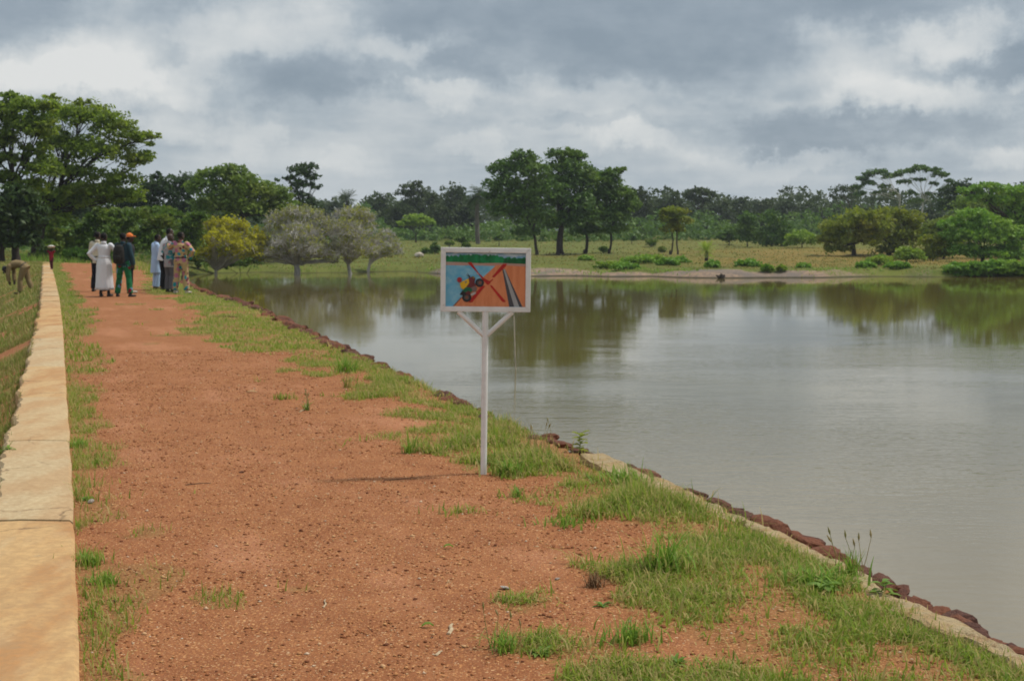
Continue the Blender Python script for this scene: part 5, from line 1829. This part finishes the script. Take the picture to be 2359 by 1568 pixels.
    disc('painted_hub', 542, 478, 24, brn)
    disc('painted_wheel', 335, 715, 73, blk)
    disc('painted_tyre_gap', 335, 715, 44, pm('painted_dark_grey', (0.073, 0.067, 0.067)))
    disc('painted_hub', 336, 712, 26, brn)
    poly('painted_engine', [(365, 400), (440, 376), (470, 410), (455, 470), (480, 520), (460, 560), (400, 560), (325, 550)], drk)
    poly('painted_engine_fins', [(400, 560), (462, 530), (500, 560), (480, 620), (420, 618)], pm('painted_engine_grey', (0.195, 0.134, 0.122)))
    poly('painted_fairing', [(222, 490), (262, 462), (362, 412), (372, 480), (330, 540), (278, 590), (240, 560)], ylw)
    poly('painted_badge', [(298, 468), (330, 452), (340, 476), (312, 490)], pm('painted_badge_grey', (0.207, 0.207, 0.122)))
    poly('painted_seat', [(262, 610), (312, 556), (380, 548), (426, 592), (400, 640), (330, 640)], grn)
    poly('painted_seat_lining', [(312, 640), (360, 606), (398, 630), (384, 676), (330, 668)], drk)
    poly('painted_pipe', [(400, 652), (468, 622), (482, 650), (420, 686), (396, 680)], gry)
    poly('painted_handlebar', [(338, 322), (348, 330), (385, 388), (368, 396), (352, 350)], blk)
    poly('painted_handlebar', [(330, 352), (390, 374), (384, 390), (328, 362)], blk)
    poly('painted_mirror', [(420, 372), (452, 382), (462, 410), (432, 412)], pm('painted_olive', (0.268, 0.183, 0.024)))
    disc('painted_helmet', 218, 434, 40, pm('painted_helmet_red', (0.342, 0.022, 0.027), .2), 20, 1.05)


build_sign()

# ------------------------------------------------------------------ people
DEPS = [None]


def remeshed(mb, voxel, keep=1.0, smooth=6):
    """one continuous surface from overlapping volumes"""
    me = mb.mesh('volume')
    o = bpy.data.objects.new('volume', me)
    COL.objects.link(o)
    r = o.modifiers.new('r', 'REMESH')
    r.mode = 'VOXEL'
    r.voxel_size = voxel
    if smooth:
        s = o.modifiers.new('s', 'SMOOTH')
        s.factor = .5
        s.iterations = smooth
    if keep < 1:
        d = o.modifiers.new('d', 'DECIMATE')
        d.ratio = keep
    dg = bpy.context.evaluated_depsgraph_get()
    dg.update()
    out = bpy.data.meshes.new_from_object(o.evaluated_get(dg))
    bpy.data.objects.remove(o)
    bpy.data.meshes.remove(me)
    out.shade_smooth()
    return out


SKIN = plain('dark_brown_skin', (.060, .032, .021), .5, .15, 14, .1, .004, .4)
HAIR = plain('short_black_hair', (.010, .009, .009), .85, .3, 60, .6, .006, .2)
EYE = plain('eye_white', (.55, .52, .48), .3, .05, 4)
PUPIL = plain('eye_dark', (.012, .010, .010), .3, .05, 4)
SHOE = plain('black_shoe_leather', (.020, .018, .017), .5, .2, 12)
SHOE_B = plain('brown_shoe_leather', (.075, .04, .025), .6, .2, 12)
SHOE_W = plain('pale_sandal', (.48, .42, .34), .7, .2, 12)


def cloth(name, c, var=.1):
    m, N, out = mat(name)
    v = objc(N)
    fold = N.noise(N.vm('MULTIPLY', v, (3.2, 3.2, .9)), 3.0, 3, .6)
    weave = N.noise(v, 160, 2, .5)
    col = N.mix(N.ss(weave, .3, .7), tuple(k * (1 - var) for k in c), tuple(min(1, k * (1 + var)) for k in c))
    bsdf(N, out, col, .85, N.m('ADD', fold, N.m('MULTIPLY', weave, .03)), .55, .05, .15)
    return m


def print_cloth(name, base, spots, scale=6.0):
    """printed cotton: blotches of several dyes on a ground colour"""
    m, N, out = mat(name)
    v = objc(N)
    w = N.vm('ADD', v, N.vm('SCALE', N.noise(v, 7, 2, .5, out=1), scale=.10))
    col = None
    c = base
    for i, (dye, sc_, th) in enumerate(spots):
        d = N.voro(N.vm('ADD', w, (i * 3.7, i * 1.3, i * 2.1)), scale * sc_)
        k = N.ss(d, th, th - .06)
        c = N.mix(k, c, dye)
    fold = N.noise(N.vm('MULTIPLY', v, (3.2, 3.2, .9)), 3.0, 3, .6)
    bsdf(N, out, c, .85, fold, .55, .05, .15)
    return m


C_WHITE = cloth('white_cotton', (.72, .72, .74), .04)
C_CREAM = cloth('cream_cotton', (.62, .56, .42))
C_NAVY = cloth('blue_black_trouser_cloth', (.014, .015, .024))
C_BLACK = cloth('black_trouser_cloth', (.013, .013, .015))
C_DENIM = cloth('dark_teal_denim', (.030, .062, .080), .2)
C_BLUE = cloth('pale_blue_kaftan_cloth', (.42, .55, .75), .05)
C_GREY = cloth('grey_trouser_cloth', (.135, .13, .145))
C_DGREY = cloth('charcoal_jersey', (.045, .045, .048))
C_KHAKI = cloth('khaki_work_cloth', (.235, .17, .085), .12)
C_RED = cloth('crimson_cotton', (.26, .016, .030))
C_MAROON = cloth('dark_red_print_cloth', (.075, .014, .022))
C_PRINT = print_cloth('cream_print_with_teal_and_pink', (.50, .36, .17), [((.17, .04, .06), 1.5, .36), ((.46, .17, .25), .9, .40), ((.02, .26, .30), .95, .36), ((.30, .12, .05), 2.6, .22)])
C_GPRINT = print_cloth('green_print_with_blue_and_red', (.018, .15, .055), [((.14, .30, .42), 1.1, .36), ((.012, .06, .03), 1.6, .34), ((.18, .012, .024), .8, .28)])
C_WPRINT = print_cloth('white_print_with_teal', (.42, .40, .40), [((.03, .28, .32), .9, .42), ((.25, .22, .24), 1.9, .34), ((.38, .16, .18), 1.1, .24)])
C_ORANGE = cloth('orange_cap_cloth', (.80, .22, .06), .05)
C_PACK = plain('dark_grey_canvas', (.030, .028, .025), .9, .25, 22, .4, .01, .2)
C_STRAP = plain('black_webbing', (.014, .014, .014), .8, .2, 22)

J0 = {'pel': (0, 0, .95), 'wai': (0, .0, 1.09), 'che': (0, .012, 1.27), 'sho': (0, -.005, 1.405), 'nec': (0, -.005, 1.475), 'hed': (0, .018, 1.635),
      'shL': (-.175, -.005, 1.405), 'elL': (-.235, -.03, 1.13), 'wrL': (-.235, .05, .885),
      'shR': (.175, -.005, 1.405), 'elR': (.235, -.03, 1.13), 'wrR': (.235, .05, .885),
      'hpL': (-.088, 0, .93), 'knL': (-.10, .02, .50), 'anL': (-.11, -.015, .085), 'toL': (-.14, .15, .03),
      'hpR': (.088, 0, .93), 'knR': (.10, .02, .50), 'anR': (.11, -.015, .085), 'toR': (.14, .15, .03)}


def add_hand(mb, wr, el, side, inward, curl=.5):
    d = (wr - el).normalized()
    inn = Vector(inward)
    pn = (inn - d * inn.dot(d))
    pn = pn.normalized() if pn.length > 1e-4 else d.orthogonal()          # palm faces this way
    acr = d.cross(pn) * side                                              # towards the thumb side
    pc = wr + d * .05
    mb.tube([wr - d * .015, wr + d * .02, wr + d * .055, wr + d * .095], [(.027, .020), (.036, .018), (.042, .017), (.038, .014)], 10, ref=acr)
    for i, (off, L) in enumerate(((.030, .070), (.010, .080), (-.010, .074), (-.029, .058))):
        b = wr + d * .082 + acr * off
        k = b + (d + pn * curl * .35).normalized() * L * .5
        e = k + (d + pn * curl * 1.3).normalized() * L * .5
        mb.tube([b - d * .012, k, e], [.0095, .0088, .0068], 6)
    b = wr + d * .028 + acr * .030
    k = b + (d * .75 + acr * .75 + pn * .25).normalized() * .040
    e = k + (d + pn * .5 + acr * .1).normalized() * .034
    mb.tube([b - acr * .012, k, e], [.0125, .0105, .0078], 6)


def add_head(mb, c, R):
    def at(x, y, z): return c + R @ Vector((x, y, z))
    mb.tube([at(0, .012, -.125), at(0, .024, -.112), at(0, .022, -.075), at(0, .012, -.03), at(0, 0, .02), at(0, -.005, .065), at(0, -.008, .095), at(0, -.010, .114)],
            [(.026, .038), (.046, .060), (.062, .078), (.072, .090), (.077, .097), (.073, .092), (.054, .070), (.020, .026)], 18, ref=R @ Vector((1, 0, 0)))
    mb.tube([at(0, .098, .018), at(0, .114, -.012), at(0, .122, -.034), at(0, .104, -.046)], [.010, .013, .018, .010], 8)      # nose
    mb.ball(at(-.013, .108, -.038), .011, 8, 6)
    mb.ball(at(.013, .108, -.038), .011, 8, 6)
    mb.ball(at(0, .094, -.070), (.024, .014, .008), 10, 6, R)         # lips
    mb.ball(at(0, .088, -.083), (.022, .014, .008), 10, 6, R)
    mb.ball(at(0, .078, -.112), (.024, .018, .014), 10, 6, R)         # chin
    mb.tube([at(-.05, .076, .030), at(0, .094, .034), at(.05, .076, .030)], [.010, .012, .010], 6)    # brow
    for s in (-1, 1):
        mb.ball(at(s * .079, -.004, -.012), (.010, .020, .032), 8, 6, R)
    mb.tube([at(0, -.02, -.05), at(0, -.055, -.02), at(0, -.06, .03)], [.045, .05, .045], 8)


def person(label, u, v, d, yaw, Hm, pose=None, top=None, bottom=None, robe=None, shoes=SHOE, hair=HAIR, sleeve='long', hem=.86, base_z=None, cap=None, head_turn=0.0, head_tilt=0.0, bare_feet=False, ease=.018, loose=.012, collar=None, hem_flare=.0, loc=None, group=None):
    k = Hm / 1.75
    J = {a: Vector(b) for a, b in J0.items()}
    for a, b in (pose or {}).items():
        J[a] = Vector(b)
    p = P(u, HOR, d)
    z = H1(p.x, p.y) if base_z is None else base_z
    root = empty('person', (p.x, p.y, z), yaw, label, 'person', group)
    root.scale = (k, k, k)
    pel, wai, che, sho, nec, hed = (J[q] for q in ('pel', 'wai', 'che', 'sho', 'nec', 'hed'))
    axis = (nec - che).normalized()
    # head frame
    Rt = Matrix.Rotation(head_turn, 3, 'Z') @ Matrix.Rotation(head_tilt, 3, 'X')
    if pose and 'head_rot' in pose: pass
    mb = MB()

    def torso(m_, e, z0=None, neckline=True, low=None):
        pts = [pel - (wai - pel) * .55, pel - (wai - pel) * .2, pel, wai, che - (che - wai) * .2, che + (sho - che) * .35, sho - (sho - che) * .12, sho + (nec - sho) * .45]
        rad = [(.105, .085), (.155, .108), (.160, .112), (.138, .100), (.158, .112), (.172, .112), (.160, .095), (.085, .070)]
        rad = [(a + e, b + e) for a, b in rad]
        if low is not None:
            dv = (pel - wai).normalized()
            pts = [pel + dv * low] + pts[2:]
            rad = [(rad[2][0] + hem_flare + .004, rad[2][1] + hem_flare + .004)] + rad[2:]
        else:
            pts, rad = pts, rad
        m_.tube(pts, rad, 20, ref=(1, 0, 0))

    def arm(m_, s, e, frac=1.0, r0=(.056, .047, .041, .042, .029)):
        a, b, c = J['sh' + s], J['el' + s], J['wr' + s]
        pts = [a + Vector((-.03 if s == 'R' else .03, 0, .0)), a, a.lerp(b, .5), b, b.lerp(c, .35), c]
        rad = [.050 + e, r0[0] + e, r0[1] + e, r0[2] + e, r0[3] + e, r0[4] + e * 1.3]
        n = len(pts) if frac >= 1 else 3
        if frac < 1:
            pts = pts[:2] + [a.lerp(b, .4), a.lerp(b, frac)]
            rad = rad[:2] + [r0[1] + e * 1.3, r0[1] + e * 1.7]
        m_.tube(pts, rad, 12)

    def leg(m_, s, e, foot=True, end=1.0, flare=0.0):
        h, kn, an = J['hp' + s], J['kn' + s], J['an' + s]
        m_.tube([h + (h - kn).normalized() * .05, h.lerp(kn, .15), h.lerp(kn, .55), kn, kn.lerp(an, .35), kn.lerp(an, .98 * end)],
                [.088 + e, .088 + e, .070 + e, .052 + e, .054 + e + flare * .5, .036 + e * 1.25 + flare], 14)

    def foot(m_, s, e):
        an, to = J['an' + s], J['to' + s]
        f = (to - an)
        f.z = 0
        if f.length < .05:
            f = Vector((0, 1, 0))
        f.normalize()
        zb = to.z
        hl = Vector((an.x, an.y, zb)) - f * .055
        if an.z - zb > .09:            # heel lifted
            hl = an - f * .03 - Vector((0, 0, .03))
        m_.tube([hl, hl.lerp(to, .25), hl.lerp(to, .6), to + f * .015, to + f * .05],
                [(.030 + e, .030 + e), (.035 + e, .034 + e), (.042 + e, .030 + e), (.043 + e, .022 + e), (.026 + e, .013 + e)], 10, ref=f.cross(Vector((0, 0, 1))))
        m_.tube([an + Vector((0, 0, .05)), an, Vector((an.x, an.y, (an.z + zb) / 2)) + f * .01], [.038 + e, .038 + e, .036 + e], 10)

    torso(mb, -.004)
    mb.tube([sho, nec, nec.lerp(hed, .45), hed.lerp(nec, .25)], [(.075, .062), (.056, .058), (.054, .058), (.054, .056)], 12, ref=(1, 0, 0))
    for s in 'LR':
        mb.ball(J['sh' + s], .056, 10, 8)
        arm(mb, s, 0)
        leg(mb, s, 0)
        foot(mb, s, 0)
        inw = pose.get('palm' + s) if pose and ('palm' + s) in pose else ((1, 0, 0) if s == 'L' else (-1, 0, 0))
        add_hand(mb, J['wr' + s], J['el' + s], 1 if s == 'L' else -1, inw)
    add_head(mb, hed, Rt)
    body = link('body', remeshed(mb, .0085, .30, 2), SKIN, root)

    def hat(c):
        return hed + Rt @ Vector(c)
    if hair is not None:
        mb = MB()
        mb.tube([hat((0, -.030, -.055)), hat((0, -.026, -.01)), hat((0, -.018, .04)), hat((0, -.013, .085)), hat((0, -.013, .112)), hat((0, -.013, .124))],
                [(.060, .062), (.081, .080), (.083, .093), (.066, .080), (.036, .046), (.008, .010)], 16, ref=Rt @ Vector((1, 0, 0)))
        link('hair', remeshed(mb, .011, .6, 2), hair, root)
    for s in (-1, 1):
        mb = MB()
        mb.ball(hat((s * .031, .083, .010)), .0125, 10, 8)
        e = mb.build('eye', EYE, root, True)
        mb = MB()
        mb.ball(hat((s * .031, .093, .010)), .0055, 8, 6)
        mb.build('pupil', PUPIL, e, True)
    if bottom is not None:
        mb = MB()
        pts = [pel - (wai - pel) * .6, pel - (wai - pel) * .2, pel, pel.lerp(wai, .55)]
        mb.tube(pts, [(.11 + loose, .09 + loose), (.160 + loose, .112 + loose), (.164 + loose, .115 + loose), (.146 + loose, .106 + loose)], 18, ref=(1, 0, 0))
        for s in 'LR':
            leg(mb, s, loose + .006, flare=.012)
        link('trousers', remeshed(mb, .013, .6, 3), bottom, root)
    if bottom is not None and (top is None or hem <= .13):
        mb = MB()
        w_ = pel.lerp(wai, .5)
        n_ = (wai - pel).normalized()
        mb.tube([w_ - n_ * .016, w_ + n_ * .016], [(.158 + loose, .118 + loose)] * 2, 20, ref=(1, 0, 0))
        mb.build('belt', SHOE, root, True)
    if top is not None:
        mb = MB()
        torso(mb, ease, low=hem)
        for s in 'LR':
            mb.ball(J['sh' + s] + Vector((.01 if s == 'L' else -.01, 0, 0)), .056 + ease, 10, 8)
            arm(mb, s, ease * .9, 1.0 if sleeve == 'long' else .82)
        link('shirt', remeshed(mb, .013, .6, 4), top, root)
        mb = MB()
        mb.tube([sho.lerp(nec, .55), nec.lerp(hed, .12), nec.lerp(hed, .22)], [(.080, .078), (.067, .070), (.064, .068)], 14, ref=(1, 0, 0))
        mb.build('collar', collar or top, root, True)
    if robe is not None:
        mb = MB()
        rg = random.Random(3)

        def mod(i, th):
            return 1 + .014 * i * (math.sin(th * 7 + .6) * .6 + math.sin(th * 11 + 2) * .4)
        zs = [1.10, 1.06, .98, .88, .72, .55, .38, .26, .185]
        rx = [.160, .172, .196, .208, .214, .222, .232, .240, .244]
        ry = [.122, .134, .158, .172, .178, .185, .195, .203, .207]
        mb.tube([(0, 0, q) for q in zs], list(zip(rx, ry)), 48, ref=(1, 0, 0), cap=False, mod=mod)
        o = mb.build('robe_skirt', robe, root, True)
        sd = o.modifiers.new('thick', 'SOLIDIFY')
        sd.thickness = .006
        mb = MB()
        mb.tube([(0, 0, 1.07), (0, 0, 1.105)], [(.176, .138)] * 2, 24, ref=(1, 0, 0))
        mb.build('sash', robe, root, True)
    if shoes is not None:
        for s in 'LR':
            mb = MB()
            foot(mb, s, .007)
            link('shoe', remeshed(mb, .010, .6, 2), shoes, root)
    return root, J, k, hat, Rt


def build_people():
    R90 = math.radians
    # --- group at the wall side
    person('man in cream shirt and dark trousers half hidden behind the man in the white robe', 224, 670, 41.6, R90(-12), 1.74,
           {'elL': (-.25, .02, 1.15), 'wrL': (-.18, .20, 1.02), 'anL': (-.16, -.02, .085), 'toL': (-.20, .14, .03), 'knL': (-.13, .02, .5)}, C_CREAM, C_NAVY, head_turn=R90(-20), hem=.12)
    person('man in long white robe seen from behind, one hand on his hip', 239, 683, 38.2, R90(-3), 1.70,
           {'elL': (-.40, -.10, 1.17), 'wrL': (-.235, .02, .985), 'palmL': (1, 0, 0), 'shR': (.19, 0, 1.41), 'elR': (.335, .06, 1.24), 'wrR': (.30, .30, 1.25), 'shL': (-.19, 0, 1.40)},
           C_WHITE, None, C_WHITE, SHOE, head_turn=R90(-12), hem=.0)
    r, J, k, hat, Rt = person('man with a backpack, teal jacket and green patterned trousers', 283, 684, 38.0, R90(-14), 1.70,
                              {'elR': (.245, .0, 1.13), 'wrR': (.255, .09, .88), 'knL': (-.15, .03, .5), 'anL': (-.20, 0, .085), 'toL': (-.25, .14, .03), 'knR': (.14, .03, .5), 'anR': (.19, 0, .085), 'toR': (.24, .14, .03), 'elL': (-.22, .10, 1.16), 'wrL': (-.12, .26, 1.25)},
                              C_DENIM, C_GPRINT, None, SHOE, head_turn=R90(-8), hem=.10, ease=.03, loose=.02)
    # his backpack
    yaw = R90(-14)
    bp = empty('backpack', r.location + Matrix.Rotation(yaw, 3, 'Z') @ Vector((0, -.22, 1.17)) * k, yaw, 'dark grey backpack on the man with green patterned trousers', 'backpack')
    mb = MB()
    mb.tube([(0, -.01, -.24), (0, -.02, -.22), (0, -.03, -.08), (0, -.02, .10), (0, -.005, .20), (0, .01, .245)], [(.12, .06), (.155, .09), (.165, .105), (.155, .095), (.13, .075), (.06, .03)], 18, ref=(1, 0, 0))
    link('bag', remeshed(mb, .014, .6, 3), C_PACK, bp)
    mb = MB()
    mb.tube([(0, -.10, -.19), (0, -.118, -.16), (0, -.122, -.06), (0, -.10, -.02)], [(.09, .015), (.115, .03), (.115, .03), (.08, .012)], 14, ref=(1, 0, 0))
    mb.build('pocket', C_PACK, bp, True)
    for s in (-1, 1):
        mb = MB()
        mb.tube([(s * .10, .03, .20), (s * .115, .10, .285), (s * .115, .22, .285), (s * .125, .335, .17), (s * .14, .345, .02), (s * .15, .26, -.14), (s * .13, .05, -.20)], [(.026, .006)] * 7, 8, ref=(1, 0, 0))
        mb.build('strap', C_STRAP, bp, True)
    mb = MB()
    mb.tube([(-.04, .01, .235), (-.03, .01, .275), (.03, .01, .275), (.04, .01, .235)], [.008] * 4, 6)
    mb.build('handle', C_STRAP, bp, True)
    r, J, k, hat, Rt = person('man in an orange cap standing behind the backpack man', 298, 673, 40.4, R90(-75), 1.68,
                              {'elR': (.24, -.04, 1.13), 'wrR': (.24, .03, .88)}, C_DGREY, C_BLACK, None, SHOE_W, head_turn=0, hem=.14, ease=.03)
    mb = MB()
    mb.tube([hat((0, -.012, .015)), hat((0, -.012, .06)), hat((0, -.012, .10)), hat((0, -.012, .132)), hat((0, -.012, .14))], [(.088, .104), (.089, .104), (.076, .088), (.034, .04), (.008, .01)], 18, ref=Rt @ Vector((1, 0, 0)))
    mb.tube([hat((0, .06, .045)), hat((0, .11, .042)), hat((0, .165, .028)), hat((0, .185, .020))], [(.075, .010), (.076, .010), (.055, .009), (.025, .006)], 14, ref=Rt @ Vector((1, 0, 0)))
    mb.ball(hat((0, -.012, .140)), .008, 8, 6)
    link('cap', remeshed(mb, .010, .7, 2), C_ORANGE, r)
    # --- group at the water side
    person('man in pale blue kaftan and trousers with hands joined before him', 358, 667, 43.0, R90(-58), 1.68,
           {'elL': (-.235, .03, 1.14), 'wrL': (-.07, .22, .97), 'elR': (.235, .03, 1.14), 'wrR': (.06, .23, .96), 'knR': (.10, .05, .5), 'nec': (0, .02, 1.47), 'hed': (0, .07, 1.62), 'sho': (0, .01, 1.40)},
           C_BLUE, C_BLUE, None, SHOE_B, head_tilt=R90(-12), hem=.42, ease=.026, loose=.018, hem_flare=.03)
    person('tall man in white shirt and black trousers leaning forward', 374, 668, 42.4, R90(-68), 1.86,
           {'che': (0, .07, 1.26), 'sho': (0, .12, 1.39), 'nec': (0, .145, 1.46), 'hed': (0, .20, 1.61), 'shL': (-.175, .12, 1.39), 'shR': (.175, .12, 1.39), 'elL': (-.23, .16, 1.12), 'wrL': (-.15, .32, .98), 'elR': (.23, .14, 1.12), 'wrR': (.17, .28, .93), 'wai': (0, .02, 1.09)},
           C_WHITE, C_BLACK, None, SHOE, head_tilt=R90(-10), hem=.13, ease=.03)
    person('bald man in white and teal print shirt and grey trousers', 390, 674, 40.9, R90(-35), 1.69,
           {'elL': (-.25, .0, 1.13), 'wrL': (-.24, .10, .89), 'elR': (.245, .02, 1.13), 'wrR': (.25, .12, .89), 'hed': (0, .035, 1.625)},
           C_WPRINT, C_GREY, None, SHOE, None, sleeve='short', hem=.20, ease=.032, loose=.02, head_turn=R90(-15))
    person('man in cream outfit printed teal and pink, arm on his neighbour', 416, 676, 40.2, R90(-10), 1.73,
           {'shR': (.19, 0, 1.40), 'elR': (.40, -.07, 1.19), 'wrR': (.24, .06, 1.00), 'palmR': (-1, 0, 0), 'shL': (-.19, 0, 1.41), 'elL': (-.38, .10, 1.30), 'wrL': (-.50, .30, 1.38), 'palmL': (0, 0, -1), 'knL': (-.15, .03, .5), 'anL': (-.20, 0, .085), 'toL': (-.23, .15, .03), 'knR': (.12, .03, .5), 'anR': (.16, 0, .085), 'toR': (.20, .15, .03)},
           C_PRINT, C_PRINT, None, SHOE_W, head_turn=R90(-30), hem=.12, ease=.03, loose=.026)
    # --- child on the wall, carrying a pan
    r, J, k, hat, Rt = person('child in crimson top walking on the wall with a pan on the head', 117.3, 623, 67.5, R90(168), 1.0,
                              {'shL': (-.16, 0, 1.40), 'shR': (.16, 0, 1.40), 'elL': (-.33, .03, 1.56), 'wrL': (-.20, .04, 1.76), 'elR': (.33, .03, 1.56), 'wrR': (.20, .04, 1.76), 'palmL': (1, 0, 0), 'palmR': (-1, 0, 0), 'knL': (-.09, .08, .52), 'anL': (-.09, .06, .085), 'toL': (-.10, .22, .03), 'knR': (.09, -.03, .50), 'anR': (.09, -.14, .10), 'toR': (.10, .02, .03)},
                              C_RED, C_MAROON, None, None, sleeve='short', hem=.22, base_z=.054, ease=.03, loose=.02)
    pan = empty('metal_pan', r.location + Vector((0, 0, 1.765 * k)), 0, 'pale metal pan carried on the head of the child', 'pan')
    alu = plain('dull_aluminium', (.62, .61, .58), .35, .1, 10)
    alu.node_tree.nodes['Principled BSDF'].inputs['Metallic'].default_value = .5
    mb = MB()
    prof = [(.0, .10), (.015, .13), (.05, .175), (.085, .195), (.092, .205), (.085, .198), (.05, .165), (.02, .12)]
    mb.tube([(0, 0, a) for a, b in prof], [b for a, b in prof], 22, cap=True, ref=(1, 0, 0))
    pb = mb.build('bowl', alu, pan, True)
    mb = MB()
    mb.ball((0, 0, .075), (.16, .16, .06), 14, 8)
    mb.build('load', plain('white_cloth_bundle', (.6, .58, .52), .9, .1, 8), pan, True)
    # --- man bending down on the slope
    d = 50.0
    r, J, k, hat, Rt = person('man in khaki bending to the ground on the grassy slope', 45, 676, d, R90(86), 1.76,
                              {'pel': (0, -.17, .93), 'wai': (0, -.04, 1.04), 'che': (0, .18, 1.05), 'sho': (0, .32, .98), 'nec': (0, .39, .94), 'hed': (0, .53, .855),
                               'shL': (-.18, .32, .97), 'shR': (.18, .32, .97), 'elL': (-.22, .36, .70), 'wrL': (-.17, .34, .45), 'elR': (.22, .33, .70), 'wrR': (.17, .30, .46),
                               'hpL': (-.09, -.15, .90), 'hpR': (.09, -.15, .90), 'knL': (-.10, -.02, .48), 'anL': (-.10, -.02, .085), 'toL': (-.11, .15, .03), 'knR': (.12, -.22, .50), 'anR': (.14, -.38, .12), 'toR': (.15, -.22, .03)},
                              C_KHAKI, C_KHAKI, None, SHOE_B, head_tilt=R90(-70), hem=.10, ease=.035, loose=.03)
    mb = MB()
    mb.tube([hat((0, -.012, .02)), hat((0, -.012, .07)), hat((0, -.012, .11)), hat((0, -.012, .135))], [(.090, .106), (.088, .104), (.066, .078), (.02, .025)], 16, ref=Rt @ Vector((1, 0, 0)))
    mb.tube([hat((0, .06, .04)), hat((0, .12, .03)), hat((0, .175, .015))], [(.074, .010), (.070, .010), (.03, .007)], 12, ref=Rt @ Vector((1, 0, 0)))
    link('cap', remeshed(mb, .010, .7, 2), C_DGREY, r)


build_people()


# ------------------------------------------------------------------ hazy air over the whole place
def build_haze():
    mb = MB()
    mb.box((30, 200, 7.5), (1400, 1000, 25))
    me = mb.mesh('haze')
    m, N, out = mat('pale_air')
    v = N.n('ShaderNodeVolumePrincipled')
    v.inputs['Color'].default_value = (.80, .88, .98, 1)
    v.inputs['Density'].default_value = .00024
    v.inputs['Anisotropy'].default_value = .2
    N.t.links.new(v.outputs[0], out.inputs['Volume'])
    tag(link('haze', me, m), 'thin pale haze in the air over the water and meadow', 'haze', None, 'stuff')


HAZE = True
if HAZE:
    build_haze()
